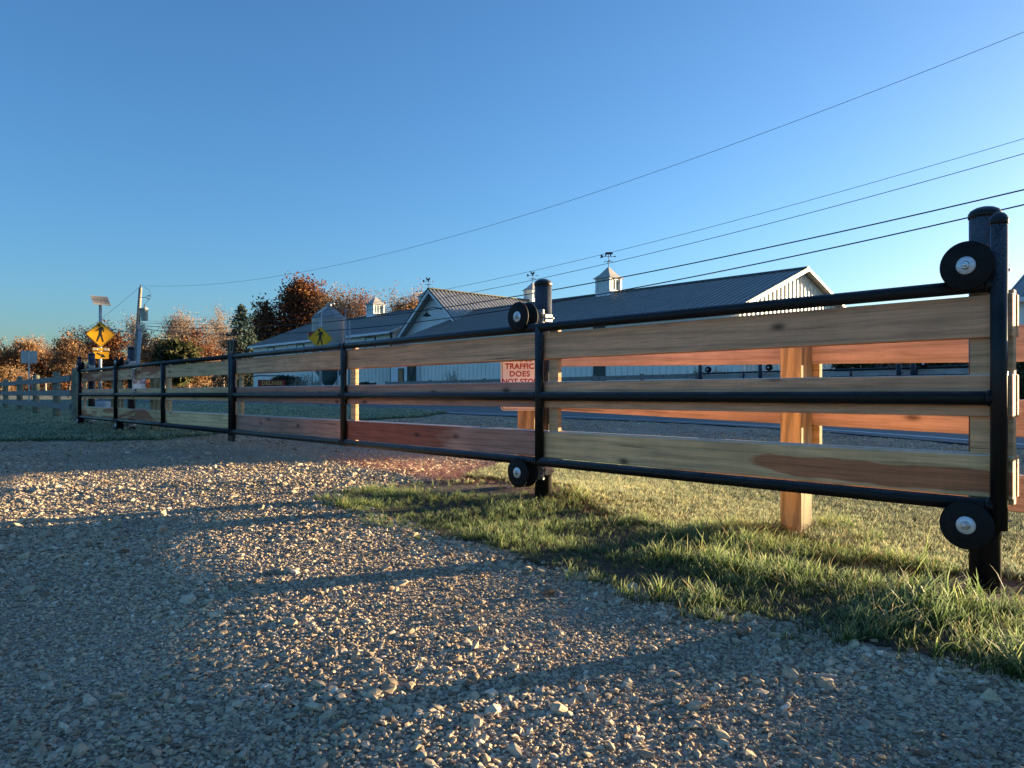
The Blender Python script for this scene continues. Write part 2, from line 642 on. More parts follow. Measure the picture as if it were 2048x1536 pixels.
leaf_mat('spruce_needles', [(0.0, (0.014, 0.026, 0.018)), (0.6, (0.036, 0.060, 0.042)), (1.0, (0.085, 0.115, 0.085))], 0.1)
leaf_mat('dry_plumes', [(0.0, (0.16, 0.13, 0.09)), (0.5, (0.33, 0.28, 0.20)), (1.0, (0.55, 0.48, 0.38))])
leaf_mat('hedge_leaves', [(0.0, (0.012, 0.018, 0.010)), (0.6, (0.026, 0.040, 0.020)), (1.0, (0.055, 0.07, 0.035))], 0.15)
plain('bark', (0.085, 0.068, 0.056), 0.9, var=0.4, scale=4, bump=0.4)
plain('pale_bark', (0.30, 0.24, 0.20), 0.9, var=0.3, scale=4)
plain('rubber', (0.010, 0.010, 0.011), 0.7, var=0.35, scale=30, spec=0.2)
plain('zinc', (0.62, 0.64, 0.66), 0.35, metal=0.85, var=0.15, scale=18)
plain('washer', (0.66, 0.68, 0.70), 0.42, metal=0.35, var=0.12, scale=30)
plain('galv', (0.36, 0.37, 0.37), 0.5, metal=0.6, var=0.4, scale=35)
plain('galv_post', (0.52, 0.53, 0.54), 0.45, metal=0.55, var=0.15, scale=8)
plain('white_siding', (0.82, 0.79, 0.72), 0.55, var=0.05, scale=1.5)
plain('white_trim', (0.74, 0.75, 0.76), 0.5, var=0.05)
plain('dark_trim', (0.028, 0.045, 0.042), 0.5, var=0.2)
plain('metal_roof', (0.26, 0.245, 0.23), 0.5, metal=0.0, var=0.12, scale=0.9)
plain('lit_roof', (0.42, 0.39, 0.36), 0.55, metal=0.0, var=0.12, scale=0.9)  # paler copy of metal_roof, sunlight put into the colour
plain('bin_steel', (0.33, 0.31, 0.30), 0.45, metal=0.25, var=0.12, scale=1.2)
plain('hopper_green', (0.03, 0.07, 0.065), 0.5, var=0.2)
plain('warning_yellow', (1.0, 0.44, 0.004), 0.45, var=0.03)
plain('sign_black', (0.012, 0.012, 0.013), 0.5)
plain('sign_white', (0.84, 0.84, 0.84), 0.5, var=0.04)
plain('sign_red', (0.32, 0.016, 0.03), 0.5, var=0.08)
plain('sign_back', (0.44, 0.46, 0.48), 0.45, metal=0.4, var=0.08)
plain('solar_cell', (0.15, 0.14, 0.135), 0.5, var=0.3, scale=20)
plain('aluminium', (0.62, 0.63, 0.64), 0.4, metal=0.6, var=0.06)
plain('utility_pole', (0.27, 0.235, 0.195), 0.85, var=0.3, scale=3)
plain('transformer_grey', (0.56, 0.56, 0.50), 0.5, var=0.06)
plain('cable', (0.012, 0.012, 0.014), 0.6)
plain('pvc', (0.50, 0.51, 0.53), 0.5, var=0.1)
plain('weathered_plank', (0.215, 0.20, 0.185), 0.85, var=0.35, scale=9, bump=0.3)
plain('old_post', (0.185, 0.19, 0.135), 0.9, var=0.35, scale=9, bump=0.4)
plain('white_plank', (0.66, 0.66, 0.66), 0.7, var=0.1)
plain('road_paint', (0.72, 0.73, 0.74), 0.7, var=0.2, scale=14)
plain('iron', (0.012, 0.013, 0.015), 0.5)
plain('glass', (0.10, 0.125, 0.14), 0.08, var=0.2, spec=0.9)
plain('blind', (0.62, 0.70, 0.64), 0.5, var=0.06)
plain('warm_door', (0.34, 0.15, 0.055), 0.4, var=0.3, scale=3)
plain('red_paint', (0.36, 0.012, 0.022), 0.4, var=0.1)
plain('gold_paint', (0.72, 0.47, 0.09), 0.5, var=0.05)
plain('tyre', (0.018, 0.018, 0.019), 0.8)
plain('concrete', (0.42, 0.43, 0.44), 0.85, var=0.2, scale=8)


# ------------------------------------------------------------------ ground, drive, road
def sheet(name, mat, us, vs, fn, lift, keep=None, kind='structure'):
    """a draped grid: fn(u, v) -> (x, y); keep(x, y) -> bool decides each cell"""
    U, V = np.meshgrid(us, vs, indexing='ij')
    X, Y = fn(U, V)
    Z = ground(X, Y) + lift
    nu, nv = X.shape
    idx = np.arange(nu * nv).reshape(nu, nv)
    q = np.stack([idx[:-1, :-1], idx[1:, :-1], idx[1:, 1:], idx[:-1, 1:]], -1).reshape(-1, 4)
    if keep is not None:
        cx = (X[:-1, :-1] + X[1:, 1:]) / 2
        cy = (Y[:-1, :-1] + Y[1:, 1:]) / 2
        q = q[keep(cx, cy).reshape(-1)]
    co = np.stack([X, Y, Z], -1).reshape(-1, 3)
    used = np.unique(q)
    rem = np.full(len(co), -1)
    rem[used] = np.arange(len(used))
    co = co[used]
    q = rem[q]
    me = bpy.data.meshes.new(name)
    me.from_pydata(co.tolist(), [], q.tolist())
    me.materials.append(mat)
    me.polygons.foreach_set('use_smooth', [True] * len(me.polygons))
    bm = bmesh.new(); bm.from_mesh(me)
    bmesh.ops.recalc_face_normals(bm, faces=bm.faces[:])
    if sum(f.normal.z for f in bm.faces) < 0:
        bmesh.ops.reverse_faces(bm, faces=bm.faces[:])
    bm.to_mesh(me); bm.free()
    o = link(name, me)
    if kind:
        o['kind'] = kind
    return o


def inside(poly, x, y):
    x = np.asarray(x, float); y = np.asarray(y, float)
    res = np.zeros(x.shape, bool)
    n = len(poly)
    for i in range(n):
        x0, y0 = poly[i]; x1, y1 = poly[(i + 1) % n]
        cond = ((y0 > y) != (y1 > y))
        xi = (x1 - x0) * (y - y0) / ((y1 - y0) if y1 != y0 else 1e-9) + x0
        res ^= cond & (x < xi)
    return res


sp = np.sinh(np.linspace(-5.2, 5.2, 190)) * 6.0
sheet('ground', M['turf'], sp, sp, lambda u, v: (u, v + 8.0), 0.0)

# edges of the near lawn beside the gate, walked round in world metres
LAWN = [on_ground(*p) for p in ((640, 1004), (740, 1036), (880, 1080), (1030, 1128), (1180, 1168), (1310, 1200), (1440, 1232), (1580, 1268), (1700, 1302),
                                (1860, 1345), (2048, 1392), (2300, 1470))]
LAWN += [(3.2, 1.6), (6.5, 1.2), (6.3, 4.2), (4.9, 5.4), (3.3, 6.9), (1.9, 8.1), (0.8, 8.7), (0.1, 8.5), (-0.05, 7.7), (-0.25, 7.1)]
LAWN += [on_ground(*p) for p in ((905, 962), (800, 968), (700, 985))]
# grass island across the drive, along the road
ISLAND = [on_ground(*p) for p in ((330, 846), (470, 845), (640, 843), (760, 840), (835, 836))]
ISLAND += [tuple(Vector((0, 23.0)) + RD * s - RN * 0.9) for s in (2.5, 8, 20, 40)]
ISLAND += [(-26.0, 40.0), (-19, 30)]
FARLAWN = [on_ground(*p) for p in ((-300, 890), (-60, 886), (60, 884), (200, 884), (330, 880), (430, 872), (452, 862), (420, 850), (330, 846))]
FARLAWN += [(-19, 30), (-34, 45), (-40, 30), (-22, 12)]


def is_grass(x, y):
    return inside(LAWN, x, y) | inside(ISLAND, x, y) | inside(FARLAWN, x, y)


def in_yard(x, y):
    x = np.asarray(x); y = np.asarray(y)
    return (x * RN.x + y * RN.y < 12.75) & ~inside(ISLAND, x, y) & ~inside(FARLAWN, x, y) & (x * RD.x + y * RD.y < 26)


gs = np.concatenate([np.arange(-16, -7, 0.25), np.arange(-7, 7, 0.1), np.arange(7, 16, 0.25)])
ys = np.concatenate([np.arange(-3, 10, 0.1), np.arange(10, 26, 0.25)])
sheet('gravel_drive', M['gravel'], gs, ys, lambda u, v: (u, v), 0.006, in_yard)
sheet('soil', M['soil'], np.arange(-3.2, 6.6, 0.045), np.arange(1.2, 9.0, 0.045), lambda u, v: (u, v), 0.011,
      lambda x, y: inside(LAWN, x + 0.05 * np.sin(y * 9) - 0.10 * GN.x, y + 0.05 * np.sin(x * 11) - 0.10 * GN.y) & inside(LAWN, x, y))

s_road = np.concatenate([np.arange(-60, 60, 1.5), np.arange(60, 400, 8)])
sheet('road', M['asphalt'], s_road, np.linspace(12.9, 21.6, 9), lambda s, c: (RN.x * c + RD.x * s, RN.y * c + RD.y * s), 0.016)
for nm, c0 in (('edge_line', 13.58), ('edge_line', 20.66)):
    sheet(nm, M['road_paint'], s_road, np.array([c0, c0 + 0.13]), lambda s, c: (RN.x * c + RD.x * s, RN.y * c + RD.y * s), 0.021)


# ------------------------------------------------------------------ sliding gates
GROT = math.atan2(GD.y, GD.x)            # local x runs along the gate, local +y faces the camera
G0 = Vector((2.061, 3.132, 0.0))         # near end of the near gate
TOP, MID, BOT = EYE + 0.463, EYE - 0.02, EYE - 0.479
ROWS = ((EYE + 0.243, EYE + 0.425), (EYE - 0.10, EYE + 0.082), (EYE - 0.446, EYE - 0.264))
PR = 0.0302
TAN = (0.85, 0.48, 0.25)
GREY = (0.88, 0.445, 0.25)
RED = (0.56, 0.26, 0.18)
PALE = (0.93, 0.56, 0.28)


def board(name, parent, x0, x1, y0, y1, z0, z1, tone, heart=0.2, mat=None):
    jit = R.uniform(0.9, 1.1)
    m = MB().box(-(x1 - x0) / 2, (x1 - x0) / 2, -(y1 - y0) / 2, (y1 - y0) / 2, -(z1 - z0) / 2, (z1 - z0) / 2, 0.003)
    o = m.build(name, mat or M['cedar'], parent, ((x0 + x1) / 2, (y0 + y1) / 2, (z0 + z1) / 2))
    o.color = (tone[0] * jit, tone[1] * jit, tone[2] * jit, heart)
    return o


def pipe_cap(x, y, z, r):
    return MB().lathe([(r + 0.001, 0), (r + 0.004, 0.003), (r + 0.004, 0.022), (r + 0.0015, 0.026), (r * 0.93, 0.036), (r * 0.62, 0.047), (r * 0.25, 0.053), (0, 0.054)], (x, y, z), (0, 0, 1), 24)


def sliding_gate(origin, xs, label, tones, end_at, meet_at):
    g = thing('sliding_gate', label, 'gate', (origin.x, origin.y, 0), GROT, 'pair of sliding gates across the drive')
    x0, x1 = xs[0], xs[-1]
    for nm, z in (('top_rail', TOP), ('middle_rail', MID), ('bottom_rail', BOT)):
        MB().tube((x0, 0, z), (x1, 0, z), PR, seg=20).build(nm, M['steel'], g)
    for i, x in enumerate(xs):
        if i == end_at:
            MB().tube((x, 0, EYE - 0.578), (x, 0, EYE + 0.72), 0.0325, seg=20).build('end_post', M['steel'], g)
            pipe_cap(x, 0, EYE + 0.715, 0.0325).build('post_cap', M['steel'], g)
        elif i == meet_at:
            MB().tube((x, 0, EYE - 0.53), (x, 0, EYE + 0.50), PR + 0.001, seg=20).build('meeting_post', M['steel'], g)
            s = 1 if i == 0 else -1
            m = MB().box(x - 0.045, x + 0.045, -0.012, 0.022, EYE - 0.60, EYE - 0.45, 0.004)
            m.build('guide_foot', M['steel'], g)
            m = MB()
            m.prism([(-0.055, 0.0), (0.055, 0.0), (0.075, 0.17), (0.05, 0.19), (0.02, 0.05), (-0.02, 0.05), (-0.05, 0.19), (-0.075, 0.17)], (1, 0, 0), (0, 0, 1), (x, 0.02, EYE + 0.485), (0, -0.04, 0))
            m.build('latch_guide', M['steel'], g)
        else:
            MB().tube((x, 0, BOT), (x, 0, TOP), PR + 0.001, seg=20).build('upright', M['steel'], g)
    wb = MB()
    for x in xs:
        for z in (TOP, MID, BOT):
            for s in (-1, 1):
                if (x == x0 and s < 0) or (x == x1 and s > 0):
                    continue
                wb.lathe([(PR * 0.98, -0.006), (PR + 0.0045, -0.003), (PR + 0.0055, 0.0), (PR + 0.004, 0.004), (PR * 0.98, 0.007)], (x + s * (PR + 0.006), 0, z), (1, 0, 0), 16)
    wb.build('weld_bead', M['steel'], g)['kind'] = 'stuff'
    # battens: one on the near side of every upright but the end ones, which sit inside the frame
    n = len(xs)
    for i, x in enumerate(xs):
        wd = 0.089
        if x == x0:
            b0, wd = (x0 - 0.040, 0.165) if end_at == 0 else (x0 + 0.028, 0.089)
        else:
            b0 = x - 0.128
        board('batten', g, b0, b0 + wd, -0.093, -0.056, BOT + 0.005, TOP - 0.02, TAN, 0.1)
    k = 0
    for i in range(n - 1):
        a, b = xs[i], xs[i + 1]
        for j, (z0, z1) in enumerate(ROWS):
            tone, heart = tones[k]
            k += 1
            dz = R.uniform(-0.003, 0.003)
            ea = 0.048 if (i == 0 and end_at == 0) else 0.0
            board('board', g, a + 0.006 - ea, b - 0.004, -0.0555, -0.0305, z0 + dz, z1 + dz, tone, heart, M['cedar_streak'] if (i == 0 and j == 2 and end_at == 0) else None)
            board('back_board', g, a + 0.004 - ea, b - 0.003, -0.1185, -0.0935, z0 - dz, z1 - dz, tone, heart)
    return g


TR = [(GREY, 0.05), (GREY, 0.05), (PALE, 0.42),
      (GREY, 0.15), (RED, 0.1), (RED, 0.5),
      (GREY, 0.12), (RED, 0.1), (RED, 0.2)]
TL = [(TAN, 0.05), (TAN, 0.3), (PALE, 0.08),
      (GREY, 0.5), (TAN, 0.35), (TAN, 0.5),
      (GREY, 0.55), (GREY, 0.3), (TAN, 0.5)]
sliding_gate(G0, [0.0, 2.785, 5.52, 8.275], 'near sliding gate of black pipe and cedar boards, running from the right edge', TR, 0, 3)
GL = G0 + Vector((GD.x, GD.y, 0)) * 8.35
sliding_gate(GL, [0.0, 2.66, 5.30, 7.99], 'far sliding gate of black pipe and cedar boards, left of the meeting post', TL, 3, 0)


def roller(parent, x, z, ypost):
    """flanged wheel gripping the rail, with its axle, bracket and band round the post"""
    r = MB()
    prof = [(0.0, 0.056), (0.100, 0.056), (0.104, 0.053), (0.106, 0.047), (0.104, 0.041), (0.098, 0.036), (0.074, 0.026), (0.058, 0.012), (0.055, 0.0),
            (0.058, -0.012), (0.074, -0.026), (0.098, -0.036), (0.104, -0.041), (0.106, -0.047), (0.104, -0.053), (0.100, -0.056), (0.0, -0.056)]
    r.lathe(prof, (x, 0, z), (0, 1, 0), 40)
    wheel = r.build('roller', M['rubber'], parent)
    w = MB().lathe([(0.012, 0.056), (0.038, 0.056), (0.0385, 0.0575), (0.037, 0.0605), (0.012, 0.0605)], (x, 0, z), (0, 1, 0), 28)
    w.build('washer', M['washer'], wheel)
    b = MB()
    b.lathe([(0.019, 0.0605), (0.019, 0.063), (0.0, 0.063)], (x, 0, z), (0, 1, 0), 20)
    hexp = [(0.0145 * math.cos(a * math.pi / 3 + 0.3), 0.0145 * math.sin(a * math.pi / 3 + 0.3)) for a in range(6)]
    b.prism(hexp, (1, 0, 0), (0, 0, 1), (x, 0.063, z), (0, 0.010, 0))
    b.lathe([(0.0085, 0.073), (0.0085, 0.082), (0.006, 0.084), (0, 0.084)], (x, 0, z), (0, 1, 0), 12)
    b.build('axle_bolt', M['zinc'], wheel)
    a = MB()
    a.tube((x, -0.056, z), (x, ypost + 0.06, z), 0.016, seg=12)
    a.build('axle', M['galv'], parent)
    p = MB()
    for dz in (-0.033, 0.033):
        p.box(x - 0.07, x + 0.07, ypost + 0.052, ypost + 0.074, z + dz - 0.03, z + dz + 0.03, 0.004)
    p.box(x - 0.045, x + 0.045, ypost + 0.072, ypost + 0.082, z - 0.055, z + 0.055, 0.003)
    for sx in (-0.055, 0.055):
        for dz in (-0.033, 0.033):
            p.lathe([(0.011, 0), (0.011, 0.012), (0, 0.013)], (x + sx, ypost + 0.074, z + dz), (0, 1, 0), 6, False)
    p.build('bracket', M['galv'], parent)
    c = MB()
    c.lathe([(0.0640, -0.030), (0.0675, -0.030), (0.0675, 0.030), (0.0640, 0.030)], (x, ypost, z), (0, 0, 1), 28)
    for sx in (-1, 1):
        c.box(x + sx * 0.072 - 0.007, x + sx * 0.072 + 0.007, ypost - 0.02, ypost + 0.055, z - 0.028, z + 0.028, 0.002)
        c.tube((x + sx * 0.06, ypost - 0.01, z), (x + sx * 0.098, ypost - 0.01, z), 0.007, seg=8)
    c.build('band_clamp', M['galv'], parent)


def roller_post(gate_origin, x, label, cap_h=0.80):
    yp = -0.205
    base = gate_origin + Vector((GD.x, GD.y, 0)) * x + Vector((GN.x, GN.y, 0)) * 0.205
    gzv = gz(base.x, base.y)
    org = gate_origin + Vector((GD.x, GD.y, 0)) * x
    t = thing('roller_post', label, 'post', (org.x, org.y, 0), GROT, 'steel roller posts carrying the sliding gates')
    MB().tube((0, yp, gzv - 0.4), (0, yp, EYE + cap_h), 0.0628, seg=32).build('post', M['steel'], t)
    pipe_cap(0, yp, EYE + cap_h - 0.008, 0.0628).build('post_cap', M['steel'], t)
    roller(t, 0, TOP + PR + 0.056, yp)
    roller(t, 0, BOT - PR - 0.056, yp)
    return t


roller_post(G0, 0.108, 'thick black steel post with two rollers at the right edge, beside the gate end')
roller_post(G0, 2.955, 'black steel post with two rollers right beside the red lettered sign')
roller_post(GL, 5.08, 'far black steel post with rollers, in front of the leaning utility pole')
roller_post(GL, 7.93, 'leftmost black steel post with rollers, just below the yellow arrow plaque')

# ------------------------------------------------------------------ wooden fence behind the near gate
FD = Vector((-0.636, 0.771)); FN = Vector((0.771, 0.636))
FROT = math.atan2(FD.y, FD.x)


def fence_frame(name, label, origin, rot):
    return thing(name, label, 'fence', (origin.x, origin.y, 0), rot)


fo = FN * 4.30
bf = fence_frame('board_fence', 'new cedar board fence on square posts behind the near gate', fo, FROT)
PINE = (0.39, 0.30, 0.165)


def square_post(parent, x, y, z0, z1, half=0.07, tone=PINE):
    m = MB().box(-half, half, -half, half, -(z1 - z0) / 2, (z1 - z0) / 2, 0.008)
    o = m.build('post', M['pine'], parent, (x, y, (z0 + z1) / 2))
    o.color = (*tone, 1)
    return o


def fslope(t):
    return EYE + 0.021 * (t - 1.5)


for tt in (2.43, 0.0, -2.43):
    p = fo + FD * tt
    square_post(bf, tt, 0, gz(p.x, p.y) - 0.3, fslope(tt) + 0.40)
for zi, zlow in enumerate((0.166, -0.216, -0.598)):
    for a, b in ((2.46, 4.85 if zi < 2 else 4.25), (0.02, 2.455), (-2.42, 0.015)):
        mid = (a + b) / 2
        o = board('board', bf, a, b, -0.0965, -0.0715, fslope(mid) + zlow, fslope(mid) + zlow + 0.19, RED if zi < 2 else GREY, 0.35)
        o.rotation_euler = (0, -math.atan(0.021), 0)
        o.color = (0.47 * R.uniform(0.92, 1.08), 0.35, 0.275, 0.06)
for tt in (2.375, -0.055):
    board('batten', bf, tt - 0.045, tt + 0.045, -0.135, -0.098, EYE - 0.62 + 0.021 * tt, EYE + 0.34, (0.40, 0.29, 0.16), 0.05)

# wooden fence by the far gate
fo2 = Vector((-6.14, 12.75)) + GN * 0.0
ff = fence_frame('board_fence', 'short board fence with two square posts behind the far gate', fo2, GROT)
for tt in (0.0, 2.5):
    p = fo2 + GD * tt
    square_post(ff, tt, 0, gz(p.x, p.y) - 0.3, EYE + 0.40, tone=(0.27, 0.25, 0.15))
for z0, z1 in ROWS:
    board('board', ff, -0.06, 2.57, -0.0965, -0.0715, z0 + 0.012, z1 - 0.012, GREY, 0.3)
board('batten', ff, -0.30, -0.21, -0.135, -0.098, BOT, TOP - 0.05, TAN, 0.1)


# ------------------------------------------------------------------ warning sign plates
def rounded(w, h, r, n=4):
    pts = []
    for cx, cy, a0 in ((w / 2 - r, h / 2 - r, 0), (-w / 2 + r, h / 2 - r, 90), (-w / 2 + r, -h / 2 + r, 180), (w / 2 - r, -h / 2 + r, 270)):
        for i in range(n + 1):
            a = math.radians(a0 + 90 * i / n)
            pts.append((cx + r * math.cos(a), cy + r * math.sin(a)))
    return pts


def ring(m, outer, inner, o, y0, y1):
    """flat frame between two outlines with the same number of points, in the local xz plane, facing +y"""
    n = len(outer)
    vs = [(o[0] + x, y1, o[1] + z) for x, z in outer] + [(o[0] + x, y1, o[1] + z) for x, z in inner]
    vs += [(o[0] + x, y0, o[1] + z) for x, z in outer] + [(o[0] + x, y0, o[1] + z) for x, z in inner]
    fs = []
    for i in range(n):
        j = (i + 1) % n
        fs += [(i, j, n + j, n + i), (2 * n + i, 3 * n + i, 3 * n + j, 2 * n + j), (i, 2 * n + i, 2 * n + j, j), (n + i, n + j, 3 * n + j, 3 * n + i)]
    m.add(vs, fs)


def put_text(parent, s, size, mat, x, y, z, bold=0.0, name='lettering', spacing=1.0):
    me = text_mesh(name, s, size, mat, bold, spacing)
    # letters read from +y: local text x -> -x, text y -> z
    return link(name, me, parent, (x, y, z), (math.radians(90), 0, math.radians(180)))


def traffic_sign(pos, rz, label, post_h, tone, zc, own_post):
    t = thing('traffic_sign', label, 'sign', (pos[0], pos[1], 0), rz)
    g0 = gz(pos[0], pos[1])
    if own_post:
        square_post(t, 0.0, -0.085, g0 - 0.3, zc + 0.16, 0.07, tone)
    pl = MB().prism(rounded(0.30, 0.47, 0.025), (1, 0, 0), (0, 0, 1), (0.055, -0.011, zc), (0, 0.003, 0)).build('plate', M['sign_white'], t)
    m = MB(); ring(m, rounded(0.282, 0.452, 0.02), rounded(0.272, 0.442, 0.018), (0.055, zc), -0.009, -0.007)
    m.build('border', M['sign_black'], pl)
    for s, dz in (('CROSS', 0.172), ('TRAFFIC', 0.114), ('DOES', 0.054), ('NOT STOP', -0.006)):
        put_text(pl, s, 0.060 if len(s) < 8 else 0.056, M['sign_red'], 0.055, -0.007, zc + dz, 0.0016, spacing=1.12 if len(s) < 7 else 1.03)
    # two-way arrow in the lower part of the plate
    m = MB()
    ar = [(-0.10, 0), (-0.06, 0.03), (-0.06, 0.011), (0.06, 0.011), (0.06, 0.03), (0.10, 0), (0.06, -0.03), (0.06, -0.011), (-0.06, -0.011), (-0.06, -0.03)]
    m.prism(ar, (1, 0, 0), (0, 0, 1), (0.055, -0.008, zc - 0.125), (0, 0.0015, 0))
    m.build('arrow', M['sign_black'], pl)
    return t


traffic_sign((0.115, 5.86), math.radians(178), 'white plate with red TRAFFIC DOES NOT STOP lettering on its own pine post', 1.2, PINE, EYE + 0.10, True)
sp2 = at(284, 768, 12.55)
traffic_sign((sp2.x, sp2.y), math.radians(206 + 48), 'small white plate with red lettering beside the far gate post', 1.2, PINE, EYE + 0.19, False)


# ------------------------------------------------------------------ weathered rail fence at the far left
rail = thing('rail_fence', 'weathered grey three-rail fence with round posts at the left edge', 'fence', (0, 0, 0))
rp = [Vector((-9.72, 16.5)), Vector((-11.75, 19.1)), Vector((-14.15, 22.0)), Vector((-16.5, 24.8)), Vector((-18.95, 27.7)), Vector((-21.4, 30.6)), Vector((-23.8, 33.5))]
for i, p in enumerate(rp):
    b = gz(p.x, p.y)
    m = MB().lathe([(0.095, -0.3), (0.092, 0.3), (0.088, 1.0), (0.086, 1.215 + 0.03 * math.sin(i * 3)), (0.075, 1.235 + 0.03 * math.sin(i * 3)), (0, 1.24 + 0.03 * math.sin(i * 3))], (0, 0, 0), (0, 0, 1), 16)
    m.build('post', M['old_post'], rail, (p.x, p.y, b))
for i in range(len(rp) - 1):
    a, b = rp[i], rp[i + 1]
    d = (b - a); L = d.length
    nrm = Vector((-d.y, d.x)).normalized() * -1.0
    if nrm.y > 0:
        nrm = -nrm
    za, zb = gz(a.x, a.y), gz(b.x, b.y)
    for z in (1.02, 0.70, 0.38):
        c = (a + b) / 2 + nrm * (0.11)
        m = MB().box(-L / 2 - 0.0, L / 2 - 0.012, -0.019, 0.019, -0.07, 0.07, 0.003)
        o = m.build('rail', M['weathered_plank'], rail, (c.x, c.y, (za + zb) / 2 + z + R.uniform(-0.015, 0.015)))
        o.rotation_euler = (0, R.uniform(-0.004, 0.004), math.atan2(d.y, d.x))

# ------------------------------------------------------------------ pedestrian crossing signs
PED = [(0.02, 0.305), (0.055, 0.315), (0.095, 0.285), (0.115, 0.215), (0.125, 0.12), (0.100, 0.115), (0.085, 0.19), (0.065, 0.225),
       (0.055, 0.12), (0.048, 0.05), (0.075, -0.06), (0.115, -0.235), (0.072, -0.245), (0.03, -0.10), (0.0, -0.015), (-0.035, -0.10), (-0.085, -0.235),
       (-0.13, -0.225), (-0.085, -0.07), (-0.045, 0.04), (-0.045, 0.20), (-0.075, 0.165), (-0.155, 0.135), (-0.165, 0.16), (-0.085, 0.20), (-0.03, 0.28)]


def crossing_sign(base, rz, label, zc, top, panel_tilt, panel_yaw, arrow, group, k=1.0):
    t = thing('crossing_sign', label, 'sign', (base.x, base.y, gz(base.x, base.y)), rz, group)
    g0 = gz(base.x, base.y)
    zc, top = (zc - g0) / k, (top - g0) / k
    t.scale = (k, k, k)
    MB().tube((0, -0.03, -0.2), (0, -0.03, top), 0.058, seg=16).build('pole', M['galv_post'], t)
    half = 0.762 / 2
    r = 0.045
    rot = Matrix.Rotation(math.radians(45), 2)
    def dia(w, rr):
        return [tuple(rot @ Vector(p)) for p in rounded(w, w, rr)]
    pl = MB().prism(dia(0.762, r), (1, 0, 0), (0, 0, 1), (0, 0.034, zc), (0, 0.004, 0)).build('diamond_plate', M['warning_yellow'], t)
    m = MB(); ring(m, dia(0.735, 0.036), dia(0.71, 0.03), (0, zc), 0.0385, 0.0405)
    m.build('border', M['sign_black'], pl)
    m = MB()
    m.prism([(-x, z) for x, z in PED], (1.12, 0, 0), (0, 0, 1.12), (0.015, 0.0385, zc - 0.035), (0, 0.002, 0))
    m.prism([(0.052 * math.cos(a), 0.058 * math.sin(a)) for a in [i * math.pi / 8 for i in range(16)]], (1, 0, 0), (0, 0, 1), (0.05, 0.0385, zc + 0.385 * 0.93), (0, 0.002, 0))
    m.build('walking_figure', M['sign_black'], pl)
    # solar panel on top
    Rm = Matrix.Rotation(panel_yaw, 4, 'Z') @ Matrix.Rotation(panel_tilt, 4, 'X')
    def rotbox(mb, a):
        s = len(mb.v)
        mb.box(*a)
        for i in range(s, len(mb.v)):
            mb.v[i] = tuple(Rm @ Vector(mb.v[i]) + Vector((0, 0, top + 0.08)))
    m = MB(); rotbox(m, (-0.33, 0.33, -0.26, 0.26, -0.02, 0.02))
    pn = m.build('solar_panel', M['aluminium'], t)
    for ix in range(4):
        m = MB(); rotbox(m, (-0.30 + ix * 0.152, -0.30 + ix * 0.152 + 0.144, -0.235, 0.235, 0.0205, 0.0235))
        m.build('solar_cell', M['solar_cell'], pn)
    if arrow:
        zl = zc - 0.60
        m = MB().box(-0.31, 0.31, 0.03, 0.075, zl - 0.055, zl + 0.055, 0.008)
        lb = m.build('light_bar', M['warning_yellow'], t)
        for sx in (-0.2, 0.2):
            MB().box(sx - 0.085, sx + 0.085, 0.074, 0.082, zl - 0.035, zl + 0.035, 0.004).build('lamp', M['aluminium'], lb)
        za = zc - 0.84
        pa = MB().prism(rounded(0.55, 0.29, 0.03), (1, 0, 0), (0, 0, 1), (-0.02, 0.034, za), (0, 0.004, 0)).build('arrow_plaque', M['warning_yellow'], t)
        a = math.radians(-28)
        arr = [(-0.18, 0.028), (0.03, 0.028), (0.03, 0.085), (0.18, 0), (0.03, -0.085), (0.03, -0.028), (-0.18, -0.028)]
        arr = [(-(x * math.cos(a) - z * math.sin(a)), x * math.sin(a) + z * math.cos(a)) for x, z in arr]
        MB().prism(arr, (1, 0, 0), (0, 0, 1), (-0.02, 0.0385, za), (0, 0.002, 0)).build('arrow', M['sign_black'], pa)
    return t


q = at(201, 669, 24.0)
crossing_sign(q, math.radians(180 + 38), 'yellow diamond walker sign with a small arrow plaque below it', q.z, at(200, 605, 24).z, math.radians(-50) * -1 - math.radians(95), math.radians(10), True, 'pedestrian crossing signs', 0.8)
q = at(641, 677, 33.0)
crossing_sign(q, math.radians(180 + 14), 'yellow diamond walker sign in front of the grain bin', q.z, at(641, 625, 33).z, math.radians(38), math.radians(105), False, 'pedestrian crossing signs')

# plain back of a road sign
q = at(58, 714, 30.0)
t = thing('road_sign', 'grey back of a square road sign on a thin post at far left', 'sign', (q.x, q.y, gz(q.x, q.y)), math.radians(210))
MB().prism(rounded(0.56, 0.50, 0.03), (1, 0, 0), (0, 0, 1), (0, -0.03, q.z - t.location.z), (0, -0.004, 0)).build('plate', M['sign_back'], t)
MB().box(-0.028, 0.028, -0.028, 0.0, -0.2, q.z - t.location.z + 0.24, 0.004).build('post', M['galv_post'], t)

# ------------------------------------------------------------------ utility poles and wires
PB = Vector((-29.3, 58.0))
pt = at(281, 575, 58.0)
pole = thing('utility_pole', 'leaning wooden utility pole with a transformer and street lamp', 'pole', (PB.x - 0.45, PB.y, gz(PB.x, PB.y)))
pb = Vector((0, 0, -0.3)); ptop = pt - Vector(pole.location)
MB().tube(pb, ptop, 0.19, 0.125, seg=18).build('mast', M['utility_pole'], pole)


def along(k):
    return pb.lerp(ptop, k)


